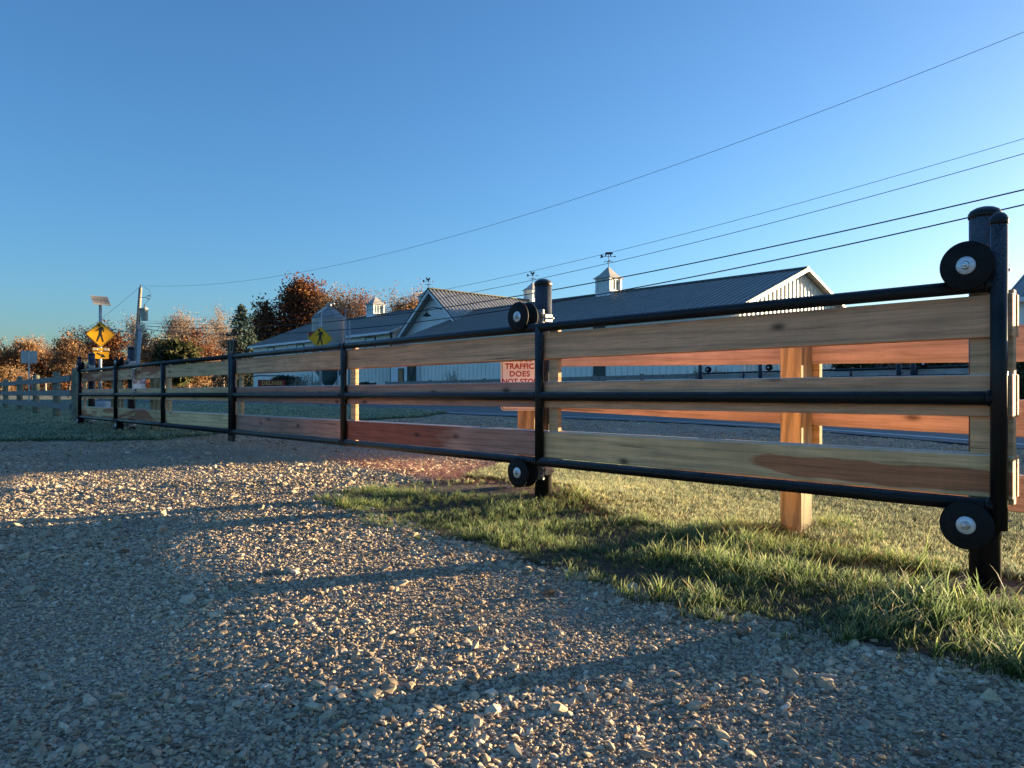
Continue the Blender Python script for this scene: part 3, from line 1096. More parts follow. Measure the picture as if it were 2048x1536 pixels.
MB().tube(ptop, ptop + Vector((0, 0, 0.22)), 0.025, seg=8).lathe([(0.02, 0), (0.06, 0.03), (0.04, 0.07), (0.06, 0.11), (0.03, 0.16)], ptop + Vector((0, 0, 0.05)), (0, 0, 1), 12).build('pin_insulator', M['iron'], pole)
k = along(0.80)
tr_ = MB().lathe([(0.0, -0.5), (0.22, -0.5), (0.25, -0.47), (0.25, 0.40), (0.27, 0.41), (0.27, 0.45), (0.24, 0.50), (0.10, 0.53), (0, 0.53)], k + Vector((0.46, -0.05, -0.25)), (0, 0, 1), 20).build('transformer', M['transformer_grey'], pole)
MB().lathe([(0.05, 0), (0.07, 0.05), (0.04, 0.08), (0.07, 0.12), (0.03, 0.26), (0, 0.26)], k + Vector((0.46, -0.05, 0.28)), (0, 0, 1), 10).build('bushing', M['iron'], tr_)
MB().box(k.x + 0.1, k.x + 0.24, k.y - 0.1, k.y + 0.02, k.z - 0.4, k.z + 0.05).build('hanger', M['galv'], pole)
k2 = along(0.915)
MB().tube(k2, k2 + Vector((0.62, -0.05, 0.02)), 0.02, seg=8).build('cutout_arm', M['iron'], pole)
MB().path([k2 + Vector((0.72 + 0.13 * math.cos(a), -0.05, 0.02 + 0.16 * math.sin(a))) for a in [i * math.pi / 6 for i in range(12)]], 0.025, 6).build('cutout_switch', M['iron'], pole)
MB().path([ptop + Vector((0.25, 0, 0.05)), ptop + Vector((0.7, 0, -0.2)), ptop + Vector((0.82, 0, -0.7)), k2 + Vector((0.75, -0.05, 0.2)), k2 + Vector((0.7, -0.05, -0.25)), k + Vector((0.46, -0.05, 0.55))], 0.012, 6).build('jumper', M['cable'], pole)
k3 = along(0.60)
arm = MB().path([k3, k3 + Vector((-0.5, -0.2, 0.22)), k3 + Vector((-1.1, -0.5, 0.33)), k3 + Vector((-1.5, -0.7, 0.34))], [0.03, 0.03, 0.026, 0.026], 8).build('lamp_arm', M['galv_post'], pole)
MB().lathe([(0.0, -0.34), (0.08, -0.30), (0.15, -0.12), (0.14, 0.1), (0.07, 0.25), (0, 0.26)], k3 + Vector((-1.72, -0.8, 0.31)), (0.9, 0.42, 0.05), 14).build('lamp_head', M['galv'], arm)
for dx, kk in ((0.16, 0.68), (0.36, 0.68), (0.26, 0.62)):
    a = along(kk) + Vector((dx, -0.12, 0)); b = Vector((dx + 0.02, -0.12, -0.3)) + Vector((0, 0, 0))
    MB().tube(b, a, 0.045, seg=8).build('conduit', M['pvc'], pole)
MB().path([along(0.70) + Vector((0.1, -0.1, 0)), along(0.69) + Vector((0.4, -0.1, 0.05)), along(0.66) + Vector((0.75, -0.1, -0.3))], 0.03, 6).build('service_drop', M['pvc'], pole)

P2 = Vector((13.8, 20.0)) + (Vector((13.8, 20.0)) - Vector((pt.x, pt.y))).normalized() * 16
pole2 = thing('utility_pole', 'straight wooden utility pole standing beyond the right edge', 'pole', (P2.x, P2.y, gz(P2.x, P2.y)))
MB().tube((0, 0, -0.3), (0, 0, 13.6), 0.19, 0.13, seg=16).build('mast', M['utility_pole'], pole2)


def wire(label, z0, ymid, yend, r, lx=0.0):
    """hangs from the far pole, through the heights the photo shows in the middle and at the right"""
    A = Vector((pt.x + lx, pt.y)); Bq = Vector((13.8, 20.0))
    tm = (0 - A.x) / (Bq.x - A.x)
    Ym = A.y + (Bq.y - A.y) * tm
    zm = EYE + (787 - ymid) / 1480.0 * Ym
    ze = EYE + (787 - yend) / 1480.0 * 20.0
    co = np.polyfit([0, tm, 1.0], [z0, zm, ze], 2)
    T = 1.0 + 16.0 / (Bq - A).length
    pts = []
    for i in range(61):
        s = T * i / 60
        p = A.lerp(Bq, s)
        pts.append((p.x, p.y, float(np.polyval(co, s))))
    o = MB().path(pts, r, 6).build('power_line', M['cable'])
    tag(o, label, 'wire', 'overhead lines crossing the sky')
    return o


wire('topmost thin overhead wire rising from the leaning pole to the upper right', pt.z + 0.15, 438, 65, 0.0075)
wire('second overhead wire from the top, thin and pale', at(0, 641, 58).z, 551, 278, 0.0075)
wire('third overhead wire from the top, passing the large cupola vane', at(0, 645, 58).z, 569, 308, 0.010)
wire('fourth overhead wire from the top, thick and dark', at(0, 651, 58).z, 594, 380, 0.020)
wire('lowest overhead wire, thick, crossing the large barn roof', at(0, 657, 58).z, 618, 410, 0.020)
PL = Vector((-46, 74))
pts = []
for i in range(25):
    s = i / 24
    p = Vector((pt.x, pt.y)).lerp(PL, s)
    pts.append((p.x, p.y, (pt.z + 0.1) * (1 - s) + 5.2 * s - 4 * 0.35 * s * (1 - s)))
tag(MB().path(pts, 0.011, 6).build('power_line', M['cable']), 'thin wire dropping from the leaning pole towards the left edge', 'wire', 'overhead lines crossing the sky')

# ------------------------------------------------------------------ barns
BD = Vector((-0.68, 0.733)).normalized(); BN = Vector((0.733, 0.68)).normalized()
BROT = math.atan2(BD.y, BD.x)            # local x to the far left, +y towards the camera
BE = Vector((11.6, 36.6))
BZ = 0.42


def bpos(x, y):
    p = BE + BD * x - BN * y
    return (p.x, p.y, BZ)


def seam_panel(name, mat, w, length, pitch, rib=0.045, thick=0.03):
    """one roof or wall sheet with a raised seam, lying in local xy: x across, y down the slope"""
    m = MB()
    m.box(0.0, w - 0.004, 0, length, -thick, 0.0)
    m.box(0.0, rib * 0.9, 0, length, 0.0, rib)
    return m.mesh(name, mat)


def gable_roof(parent, x0, x1, W, eave, rise, over, end_over, mat, sheet_w=None, mat_back=None):
    """ridge along x; front slope faces +y"""
    half = W / 2
    pitch = math.atan2(rise, half)
    ln = (half + over) / math.cos(pitch)
    xs0, xs1 = x0 - end_over, x1 + end_over
    ridge_z = eave + rise
    if sheet_w:
        n = max(1, round((xs1 - xs0) / sheet_w))
        w = (xs1 - xs0) / n
        me = seam_panel('roof_panel', mat, w, ln, pitch)
        for i in range(n):
            # local y of the sheet runs down the front slope
            link('roof_panel', me, parent, (xs0 + i * w, -half, ridge_z), (-pitch, 0, 0))
    else:
        m = MB()
        c, s = math.cos(pitch), math.sin(pitch)
        n = int((xs1 - xs0) / 0.6)
        m.add([(xs0, -half, ridge_z), (xs1, -half, ridge_z), (xs1, -half + ln * c, ridge_z - ln * s), (xs0, -half + ln * c, ridge_z - ln * s),
               (xs0, -half, ridge_z - 0.05), (xs1, -half, ridge_z - 0.05), (xs1, -half + ln * c, ridge_z - ln * s - 0.05), (xs0, -half + ln * c, ridge_z - ln * s - 0.05)],
              [(0, 1, 2, 3), (7, 6, 5, 4), (0, 4, 5, 1), (1, 5, 6, 2), (2, 6, 7, 3), (3, 7, 4, 0)])
        for i in range(n + 1):
            x = xs0 + (xs1 - xs0 - 0.06) * i / n
            m.add([(x, -half, ridge_z + 0.001), (x + 0.04, -half, ridge_z + 0.001), (x + 0.04, -half + ln * c, ridge_z - ln * s + 0.001), (x, -half + ln * c, ridge_z - ln * s + 0.001),
                   (x, -half, ridge_z + 0.045), (x + 0.04, -half, ridge_z + 0.045), (x + 0.04, -half + ln * c, ridge_z - ln * s + 0.045), (x, -half + ln * c, ridge_z - ln * s + 0.045)],
                  [(4, 5, 6, 7), (0, 1, 5, 4), (1, 2, 6, 5), (2, 3, 7, 6), (3, 0, 4, 7)])
        m.build('front_roof', mat, parent)
    m = MB()
    c, s = math.cos(pitch), math.sin(pitch)
    m.add([(xs0, -half - 0.01, ridge_z), (xs1, -half - 0.01, ridge_z), (xs1, -half - ln * c, ridge_z - ln * s), (xs0, -half - ln * c, ridge_z - ln * s),
           (xs0, -half - 0.01, ridge_z - 0.05), (xs1, -half - 0.01, ridge_z - 0.05), (xs1, -half - ln * c, ridge_z - ln * s - 0.05), (xs0, -half - ln * c, ridge_z - ln * s - 0.05)],
          [(3, 2, 1, 0), (4, 5, 6, 7), (0, 1, 5, 4), (1, 2, 6, 5), (2, 3, 7, 6), (3, 0, 4, 7)])
    m.build('back_roof', mat_back or mat, parent)
    m = MB()
    m.prism([(-0.2, -0.06), (0.0, 0.035), (0.2, -0.06), (0.2, -0.03), (0.0, 0.085), (-0.2, -0.03)], (0, 1, 0), (0, 0, 1), (xs0 + 0.02, -half, ridge_z + 0.03), (xs1 - xs0 - 0.04, 0, 0))
    m.build('ridge_cap', M['dark_trim'], parent)
    # fascia along the front eave and rake boards at both ends
    ez = ridge_z - ln * s
    MB().box(xs0, xs1, -half + ln * c + 0.002, -half + ln * c + 0.045, ez - 0.22, ez - 0.01).build('gutter', M['white_trim'], parent)
    for xx, nm in ((xs0 - 0.035, 'rake_board'), (xs1 + 0.005, 'rake_board')):
        m = MB()
        pr = [(-half, ridge_z - 0.005), (-half + ln * c, ez - 0.005), (-half + ln * c, ez - 0.15), (-half, ridge_z - 0.15)]
        m.prism(pr, (0, 1, 0), (0, 0, 1), (xx, 0, 0), (0.03, 0, 0))
        pr = [(-half - 0.001, ridge_z - 0.005), (-half - ln * c, ez - 0.005), (-half - ln * c, ez - 0.15), (-half - 0.001, ridge_z - 0.15)]
        m.prism(pr, (0, 1, 0), (0, 0, 1), (xx, 0, 0), (0.03, 0, 0))
        m.build(nm, M['white_trim'], parent)


def walls(parent, x0, x1, W, eave, rise, inset=0.0):
    """closed shell with gables at both ends, front at y = 0"""
    m = MB()
    prof = [(0, 0), (0, eave), (-W / 2, eave + rise - 0.06), (-W, eave), (-W, 0)]
    m.prism(prof, (0, 1, 0), (0, 0, 1), (x0, 0, 0), (x1 - x0, 0, 0))
    return m.build('wall', M['white_siding'], parent)


def siding(parent, x0, x1, z0, z1, w, name='siding_panel'):
    n = max(1, round((x1 - x0) / w))
    w = (x1 - x0) / n
    m = MB()
    m.box(0.0, w - 0.012, 0.004, 0.022, 0, z1 - z0)
    m.box(0.0, 0.028, 0.0221, 0.05, 0, z1 - z0)
    me = m.mesh(name, M['white_siding'])
    for i in range(n):
        link(name, me, parent, (x0 + i * w, 0, z0))


def window(parent, x, z, w, h, y=0.03, mat='blind', trim='dark_trim'):
    m = MB()
    ring(m, [(-w / 2 - 0.09, -h / 2 - 0.09), (w / 2 + 0.09, -h / 2 - 0.09), (w / 2 + 0.09, h / 2 + 0.09), (-w / 2 - 0.09, h / 2 + 0.09)],
         [(-w / 2, -h / 2), (w / 2, -h / 2), (w / 2, h / 2), (-w / 2, h / 2)], (x, z), y - 0.02, y + 0.06)
    o = m.build('window', M[trim], parent)
    MB().box(x - w / 2, x + w / 2, y - 0.01, y + 0.025, z - h / 2, z + h / 2).build('pane', M[mat], o)
    return o


def cupola(parent, x, y, zr, s, lit=False, name='cupola'):
    """louvred box with a hipped roof riding the ridge at height zr; sunk below it"""
    h = s / 2
    b = MB().box(x - h * 1.06, x + h * 1.06, y - h * 1.06, y + h * 1.06, zr - 0.55, zr + 0.15)
    b.box(x - h * 1.12, x + h * 1.12, y - h * 1.12, y + h * 1.12, zr + 0.151, zr + 0.20)
    c = b.build(name, M['white_trim'], parent)
    z0, z1 = zr + 0.20, zr + 0.20 + s * 0.68
    MB().box(x - h * 0.9, x + h * 0.9, y - h * 0.9, y + h * 0.9, z0, z1).build('core', M['blind'], c)
    m = MB()
    for sx in (-1, 1):
        for sy in (-1, 1):
            m.box(x + sx * h - 0.08 - (0.04 if sx > 0 else -0.04), x + sx * h + 0.08 - (0.04 if sx > 0 else -0.04), y + sy * h - 0.08 - (0.04 if sy > 0 else -0.04), y + sy * h + 0.08 - (0.04 if sy > 0 else -0.04), z0, z1)
    m.box(x - h * 0.98, x + h * 0.98, y - h * 0.98, y + h * 0.98, z1 - 0.10, z1)
    m.build('corner_posts', M['white_trim'], c)
    for k in range(3):
        a = -h * 0.5 + k * h * 0.5
        for sgn in (-1, 1):
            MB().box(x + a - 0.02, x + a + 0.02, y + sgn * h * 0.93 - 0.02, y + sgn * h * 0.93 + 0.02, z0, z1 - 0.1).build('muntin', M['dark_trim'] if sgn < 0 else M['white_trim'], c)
            MB().box(x + sgn * h * 0.93 - 0.02, x + sgn * h * 0.93 + 0.02, y + a - 0.02, y + a + 0.02, z0, z1 - 0.1).build('muntin', M['dark_trim'], c)
    o = h * 1.3
    rz = s * 0.68
    m = MB()
    base = [(x - o, y - o, z1), (x + o, y - o, z1), (x + o, y + o, z1), (x - o, y + o, z1)]
    midr = [(x + a * o * 0.55, y + b2 * o * 0.55, z1 + rz * 0.38) for a, b2 in ((-1, -1), (1, -1), (1, 1), (-1, 1))]
    topr = [(x + a * 0.04, y + b2 * 0.04, z1 + rz) for a, b2 in ((-1, -1), (1, -1), (1, 1), (-1, 1))]
    m.add(base + midr + topr, [(3, 2, 1, 0)] + [(i, (i + 1) % 4, 4 + (i + 1) % 4, 4 + i) for i in range(4)] + [(4 + i, 4 + (i + 1) % 4, 8 + (i + 1) % 4, 8 + i) for i in range(4)] + [(8, 9, 10, 11)])
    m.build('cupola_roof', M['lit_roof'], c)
    return z1 + rz


def vane(parent, x, y, z, h, kind, yaw):
    m = MB()
    m.tube((x, y, z - 0.05), (x, y, z + h), 0.02, seg=8)
    cy, sy = math.cos(yaw), math.sin(yaw)
    ax = Vector((cy, sy, 0))
    nn = Vector((-sy, cy, 0))
    for a in (ax, nn):
        m.tube(Vector((x, y, z + h * 0.42)) - a * 0.24, Vector((x, y, z + h * 0.42)) + a * 0.24, 0.016, seg=6)
        for s in (-1, 1):
            p = Vector((x, y, z + h * 0.42)) + a * (0.27 * s)
            m.prism([(-0.06, -0.07), (0.06, 0.0), (-0.06, 0.07)], nn if a is ax else ax, (0, 0, 1), p - a * 0.008, a * 0.016)
    c = Vector((x, y, z + h * 0.78))
    m.tube(c - ax * 0.42, c + ax * 0.42, 0.016, seg=6)
    m.prism([(-0.56, 0), (-0.40, 0.06), (-0.40, -0.06)], ax, (0, 0, 1), c - nn * 0.01, nn * 0.02)
    m.prism([(0.38, 0.0), (0.40, 0.09), (0.60, 0.12), (0.53, 0.0), (0.60, -0.12), (0.40, -0.09)], ax, (0, 0, 1), c - nn * 0.01, nn * 0.02)
    if kind == 'cow':
        sil = [(-0.20, 0.0), (-0.18, 0.14), (-0.30, 0.16), (-0.31, 0.24), (-0.22, 0.30), (0.18, 0.28), (0.24, 0.22), (0.23, 0.0), (0.17, 0.0), (0.15, 0.12), (-0.10, 0.13), (-0.13, 0.0)]
    else:
        sil = [(-0.05, 0.0), (-0.10, 0.12), (-0.20, 0.20), (-0.16, 0.36), (-0.08, 0.36), (-0.03, 0.24), (0.08, 0.24), (0.14, 0.40), (0.24, 0.34), (0.20, 0.18), (0.08, 0.08), (0.05, 0.0)]
    m.prism(sil, ax, (0, 0, 1), c + Vector((0, 0, 0.015)) - nn * 0.012, nn * 0.024)
    return m.build('weather_vane', M['iron'], parent)


# --- the long barn with the gable lit on the right
lb = thing('long_barn', 'long white barn with grey seamed roof and sunlit right gable', 'barn', bpos(0, 0), BROT)
EA, RI = 4.98, 2.42
walls(lb, 0.35, 28.6, 13.0, EA, RI)
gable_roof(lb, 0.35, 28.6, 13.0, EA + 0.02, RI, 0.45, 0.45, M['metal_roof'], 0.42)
siding(lb, 0.36, 27.2, 0.05, EA - 0.2, 0.44)
# battens on the sunlit gable, each its own strip
for i in range(29):
    yy = -0.3 - i * 0.44
    hz = EA + RI * (1 - abs(yy + 6.5) / 6.5) - 0.28
    MB().box(0.30, 0.349, yy - 0.04, yy + 0.04, 0.1, hz).build('gable_batten', M['white_siding'], lb)
MB().box(9.0, 9.9, 0.052, 0.09, 0.0, EA - 0.25).build('corner_trim', M['dark_trim'], lb)
for xx in (14.2,):
    window(lb, xx, 2.6, 1.0, 0.9, 0.055)
z = cupola(lb, 14.2, -6.5, EA + RI, 1.22)
vane(lb, 14.2, -6.5, z, 0.95, 'cow', math.radians(50))

# --- the tall cross-gabled hall
hall = thing('gabled_hall', 'tall white hall with steep gable and gooseneck lamp', 'barn', bpos(31.0, -4.2), BROT)
HW, HE, HR = 4.75, 5.35, 3.85
D2 = 17.0
m = MB()
m.prism([(-HW, 0), (-HW, HE), (0, HE + HR - 0.05), (HW, HE), (HW, 0)], (1, 0, 0), (0, 0, 1), (0, 0, 0), (0, -D2, 0))
m.build('wall', M['white_trim'], hall)
pit = math.atan2(HR, HW)
ln = (HW + 0.45) / math.cos(pit)
n = 44
w = (D2 + 1.1) / n
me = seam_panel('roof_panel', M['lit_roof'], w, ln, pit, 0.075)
for i in range(n):
    # right-hand slope (towards -x): sheet x axis along -y, its y axis down the slope to -x
    o = link('roof_panel', me, hall, (0, 0.75 - i * w, HE + HR))
    o.matrix_local = Matrix.Translation((0, 0.75 - i * w, HE + HR)) @ Matrix(((0, -math.cos(pit), -math.sin(pit), 0), (-1, 0, 0, 0), (0, -math.sin(pit), math.cos(pit), 0), (0, 0, 0, 1)))
m = MB()
c, s = math.cos(pit), math.sin(pit)
m.prism([(0.012, HE + HR), (ln * c, HE + HR - ln * s), (ln * c, HE + HR - ln * s - 0.06), (0.012, HE + HR - 0.06)], (1, 0, 0), (0, 0, 1), (0, 0.75, 0), (0, -D2 - 1.1, 0))
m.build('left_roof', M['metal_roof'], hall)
m = MB()
m.prism([(-ln * c, HE + HR - ln * s - 0.03), (0, HE + HR - 0.03), (0, HE + HR - 0.33), (-ln * c, HE + HR - ln * s - 0.33)], (1, 0, 0), (0, 0, 1), (0, 0.755, 0), (0, 0.04, 0))
m.prism([(0.001, HE + HR - 0.03), (ln * c, HE + HR - ln * s - 0.03), (ln * c, HE + HR - ln * s - 0.33), (0.001, HE + HR - 0.33)], (1, 0, 0), (0, 0, 1), (0, 0.755, 0), (0, 0.04, 0))
m.build('rake_board', M['white_trim'], hall)
m = MB()
for sg in (-1, 1):
    m.prism([(0, HE + HR + 0.03), (sg * ln * c, HE + HR - ln * s + 0.03), (sg * ln * c, HE + HR - ln * s - 0.03), (0, HE + HR - 0.03)], (1, 0, 0), (0, 0, 1), (0, 0.80 + 0.002 * sg, 0), (0, 0.05, 0))
m.build('rake_flashing', M['dark_trim'], hall)
MB().box(-0.2, 0.2, -D2 - 0.3, 0.78, HE + HR + 0.03, HE + HR + 0.10).build('ridge_cap', M['dark_trim'], hall)
lampz = HE + 1.55
m = MB().path([(-1.05, 0.0, lampz + 0.5), (-0.95, 0.3, lampz + 0.62), (-0.5, 0.65, lampz + 0.75), (0.05, 0.85, lampz + 0.62), (0.12, 0.85, lampz + 0.4)], 0.035, 8)
m.lathe([(0.05, 0.42), (0.08, 0.28), (0.16, 0.22), (0.34, 0.08), (0.36, 0.02), (0.33, 0.02), (0.12, 0.2)], (0.12, 0.85, lampz), (0, 0, 1), 20)
m.build('gooseneck_lamp', M['iron'], hall)
for x, kind in ((1.0, 'x'), (-0.15, 'w'), (-1.7, 'x'), (-2.6, 'w')):
    zc = HE + 0.02
    if kind == 'w':
        wd = window(hall, x, zc, 0.75, 0.8, 0.02, 'glass')
        MB().box(x - 0.03, x + 0.03, 0.045, 0.08, zc - 0.4, zc + 0.4).build('muntin', M['dark_trim'], wd)
    else:
        sh = MB().box(x - 0.42, x + 0.42, 0.005, 0.05, zc - 0.48, zc + 0.48).build('shutter', M['dark_trim'], hall)
        MB().prism([(-0.40, -0.44), (-0.32, -0.44), (0.40, 0.44), (0.32, 0.44)], (1, 0, 0), (0, 0, 1), (x, 0.0505, zc), (0, 0.02, 0)).build('cross_brace', M['iron'], sh)
        MB().prism([(0.40, -0.44), (0.32, -0.44), (-0.40, 0.44), (-0.32, 0.44)], (1, 0, 0), (0, 0, 1), (x, 0.0725, zc), (0, 0.02, 0)).build('cross_brace', M['iron'], sh)
z = cupola(hall, 0, -11.4, HE + HR, 1.15)
vane(hall, 0, -11.4, z, 0.85, 'cock', math.radians(60))

# porch bay between the hall and the long barn: door and sliding door with a cross brace
ent = thing('entrance_bay', 'white entrance bay with brown glazed door and dark braced door', 'porch', bpos(27.3, 0.35), BROT)
MB().box(0.0, 3.6, -4.4, 0.0, 0, 3.0).build('wall', M['white_trim'], ent)
sd = MB().box(0.10, 1.25, 0.004, 0.07, 0.05, 2.75).build('sliding_door', M['dark_trim'], ent)
for aa, bb in (((0.16, 0.1), (1.18, 2.7)), ((1.18, 0.1), (0.16, 2.7))):
    dx = 0.06
    MB().prism([(aa[0] - dx, aa[1]), (aa[0] + dx, aa[1]), (bb[0] + dx, bb[1]), (bb[0] - dx, bb[1])], (1, 0, 0), (0, 0, 1), (0, 0.0705 if aa[0] < 0.5 else 0.0905, 0), (0, 0.018, 0)).build('cross_brace', M['iron'], sd)
dr = MB().box(1.75, 2.5, 0.004, 0.06, 0.05, 2.45).build('door', M['dark_trim'], ent)
MB().box(1.85, 2.4, 0.0605, 0.075, 0.35, 2.35).build('door_panel', M['warm_door'], dr)

# --- the far left barn
fb = thing('far_barn', 'white barn with shuttered windows left of the grain bin', 'barn', bpos(36.2, -3.35), BROT)
EB, RB = 6.15, 2.8
walls(fb, 0.2, 29.0, 14.0, EB, RB)
gable_roof(fb, 0.2, 29.0, 14.0, EB + 0.02, RB, 0.5, 0.5, M['metal_roof'])
siding(fb, 0.22, 28.9, 0.05, EB - 0.25, 0.62)
MB().box(0.10, 0.24, -0.05, 0.12, 0, EB - 0.2).build('downpipe', M['dark_trim'], fb)
for xx in (3.5, 17.2, 24.2):
    window(fb, xx, EB - 1.05, 1.5, 0.95, 0.06)
window(fb, 12.3, 1.75, 1.1, 2.1, 0.06, 'blind')
zf = cupola(fb, 13.8, -7.0, EB + RB, 1.35)
zf = cupola(fb, 4.2, -7.0, EB + RB, 1.3)
vane(fb, 4.2, -7.0, zf, 0.85, 'cock', math.radians(70))

# --- grain bin on legs
sx_, sy_ = -15.35, 62.0
bin_ = thing('grain_bin', 'galvanised grain bin with conical roof and dark hopper', 'silo', (sx_, sy_, BZ))
r = 1.37
z0, z1 = 2.7, 6.75
prof = []
nrib = 34
for i in range(nrib * 2 + 1):
    prof.append((r + (0.022 if i % 2 else 0.0), z0 + (z1 - z0) * i / (nrib * 2)))
MB().lathe(prof, (0, 0, 0), (0, 0, 1), 40).build('drum', M['bin_steel'], bin_)
m = MB().lathe([(r + 0.06, z1 - 0.02), (0.24, z1 + 1.05), (0.24, z1 + 1.2), (0.02, z1 + 1.28)], (0, 0, 0), (0, 0, 1), 20, False)
rf = m.build('cone_roof', M['bin_steel'], bin_)
for i in range(10):
    a = i * math.pi / 5 + 0.2
    ca, sa = math.cos(a), math.sin(a)
    MB().tube(((r + 0.05) * ca, (r + 0.05) * sa, z1 + 0.01), (0.25 * ca, 0.25 * sa, z1 + 1.07), 0.022, seg=6).build('roof_seam', M['bin_steel'], rf)
MB().box(-0.05, 0.45, -0.28, 0.28, z1 + 1.24, z1 + 1.30).build('lid', M['aluminium'], rf)
MB().lathe([(r, z0), (0.28, 1.05), (0.22, 0.7), (0, 0.7)], (0, 0, 0), (0, 0, 1), 32).build('hopper', M['hopper_green'], bin_)
for i in range(6):
    a = i * math.pi / 3 + 0.3
    MB().tube(((r - 0.03) * math.cos(a), (r - 0.03) * math.sin(a), -0.1), ((r + 0.03) * math.cos(a), (r + 0.03) * math.sin(a), z0 + 0.5), 0.06, seg=8).build('leg', M['galv_post'], bin_)
    a2 = (i + 1) * math.pi / 3 + 0.3
    MB().tube((r * math.cos(a), r * math.sin(a), 0.2), (r * math.cos(a2), r * math.sin(a2), 1.6), 0.02, seg=6).build('brace', M['galv_post'], bin_)
lad = MB()
for sx in (-0.18, 0.18):
    lad.tube((r + 0.16, -0.55 + sx, 1.0), (r + 0.16, -0.55 + sx, z1 + 0.75), 0.022, seg=6)
for i in range(18):
    lad.tube((r + 0.16, -0.73, 1.1 + i * 0.35), (r + 0.16, -0.37, 1.1 + i * 0.35), 0.015, seg=6)
lad.build('ladder', M['galv_post'], bin_)
MB().tube((r + 0.28, 0.25, 0.2), (r + 0.28, 0.25, z1 - 0.2), 0.075, seg=10).build('fill_pipe', M['galv_post'], bin_)
bd = MB().box(-r * 1.02, -0.35, -r * 0.98, -r * 0.94, 4.9, 5.55).build('sign_board', M['gold_paint'], bin_)
MB().box(-r * 0.97, -0.40, -r * 0.985, -r * 0.9805, 4.96, 5.49).build('sign_face', M['red_paint'], bd)

# --- barn on the right, its left corner just inside the frame, and an unseen shed added for its shadow
rb = thing('right_barn', 'grey roofed barn whose corner shows at the right edge', 'barn', (30.7, 24.65, 0.35), BROT)
walls(rb, 0.0, 11.8, 13.0, 5.0, 2.7)
gable_roof(rb, 0.0, 11.8, 13.0, 5.02, 2.7, 0.45, 0.35, M['metal_roof'])
siding(rb, 0.02, 11.7, 0.05, 4.8, 0.62)
sh = thing('shade_shed', 'unseen shed added beyond the right edge to cast shade', 'shed', (66.0, 22.0, 0.2), BROT)
walls(sh, 0.0, 20.0, 8.0, 3.2, 1.35)
gable_roof(sh, 0.0, 20.0, 8.0, 3.22, 1.35, 0.35, 0.2, M['metal_roof'])

# ------------------------------------------------------------------ fences and gate across the road
RROT = math.atan2(RD.y, RD.x)


def road_pt(c, s):
    return Vector((RN.x * c + RD.x * s, RN.y * c + RD.y * s))


def s_at(px, c):
    u = (px - 1024) / 1480.0
    Y = c / (RN.x * u + RN.y)
    return u * Y * RD.x + Y * RD.y


C_F = 24.0
s0, s1 = s_at(1985, C_F), s_at(1398, C_F)
o0 = road_pt(C_F, s0)
fg = thing('sliding_gate', 'black pipe gate with pale boards far across the road', 'gate', (o0.x, o0.y, gz(o0.x, o0.y)), RROT)
L = s1 - s0
ft = 1.28
for nm, z in (('top_rail', ft), ('middle_rail', ft - 0.48), ('bottom_rail', ft - 0.94)):
    MB().tube((0, 0, z), (L, 0, z), PR * 1.2, seg=10).build(nm, M['steel'], fg)
k = 0
xs = np.linspace(0, L, 6)
for x in xs:
    MB().tube((x, 0, ft - 0.94), (x, 0, ft), PR * 1.1, seg=10).build('upright', M['steel'], fg)
for i in range(5):
    for z in (ft - 0.22, ft - 0.57, ft - 0.9):
        o = board('board', fg, xs[i] + 0.01, xs[i + 1] - 0.01, -0.06, -0.033, z, z + 0.17, (0.42, 0.41, 0.40), 0.1)
for i, px in enumerate((1407, 1527, 1804, 1832)):
    p = road_pt(C_F - 0.1, s_at(px, C_F - 0.1))
    lab = ['leftmost roller post of the gate across the road', 'second roller post from the left across the road', 'thin post left of the last roller across the road', 'rightmost roller post across the road beside the brown hedge'][i]
    t = thing('roller_post', lab, 'post', (p.x, p.y, gz(p.x, p.y)), RROT, 'roller posts across the road')
    MB().tube((0, 0.2, -0.2), (0, 0.2, ft + 0.26), 0.075, seg=14).build('post', M['steel'], t)
    pipe_cap(0, 0.2, ft + 0.255, 0.075).build('post_cap', M['steel'], t)
    if i != 2:
        rr = MB().lathe([(0, 0.06), (0.115, 0.06), (0.12, 0.045), (0.07, 0.02), (0.07, -0.02), (0.12, -0.045), (0.115, -0.06), (0, -0.06)], (-0.24, 0.0, ft + 0.09), (0, 1, 0), 20).build('roller', M['rubber'], t)
        MB().lathe([(0.04, 0.0605), (0.04, 0.068), (0, 0.068)], (-0.24, 0, ft + 0.09), (0, 1, 0), 14).build('washer', M['washer'], rr)

pf0 = road_pt(C_F + 0.2, s1 + 0.3)
pf = thing('plank_fence', 'grey plank fence along the far side of the road before the barns', 'fence', (pf0.x, pf0.y, gz(pf0.x, pf0.y)), RROT)
Lf = s_at(770, C_F) - s1
nb = 9
for i in range(nb + 1):
    x = Lf * i / nb
    MB().box(x - 0.07, x + 0.07, -0.14, 0.0, -0.2, 1.30, 0.01).build('post', M['old_post'], pf)
for i in range(nb):
    a, b = Lf * i / nb, Lf * (i + 1) / nb
    for z in (1.04, 0.66, 0.28):
        MB().box(a + 0.01, b - 0.01, 0.002, 0.042, z, z + 0.2, 0.004).build('plank', M['weathered_plank'], pf)
wf0 = road_pt(C_F + 8.0, s_at(830, C_F + 8))
wf = thing('white_fence', 'white board fence in the distance left of the barns', 'fence', (wf0.x, wf0.y, gz(wf0.x, wf0.y)), RROT)
for i in range(24):
    x = 26 + i * 2.6
    MB().box(x - 0.06, x + 0.06, -0.12, 0, -0.2, 1.25).build('post', M['white_plank'], wf)
    for z in (1.0, 0.65, 0.3):
        MB().box(x, x + 2.58, 0.002, 0.03, z, z + 0.16).build('plank', M['white_plank'], wf)

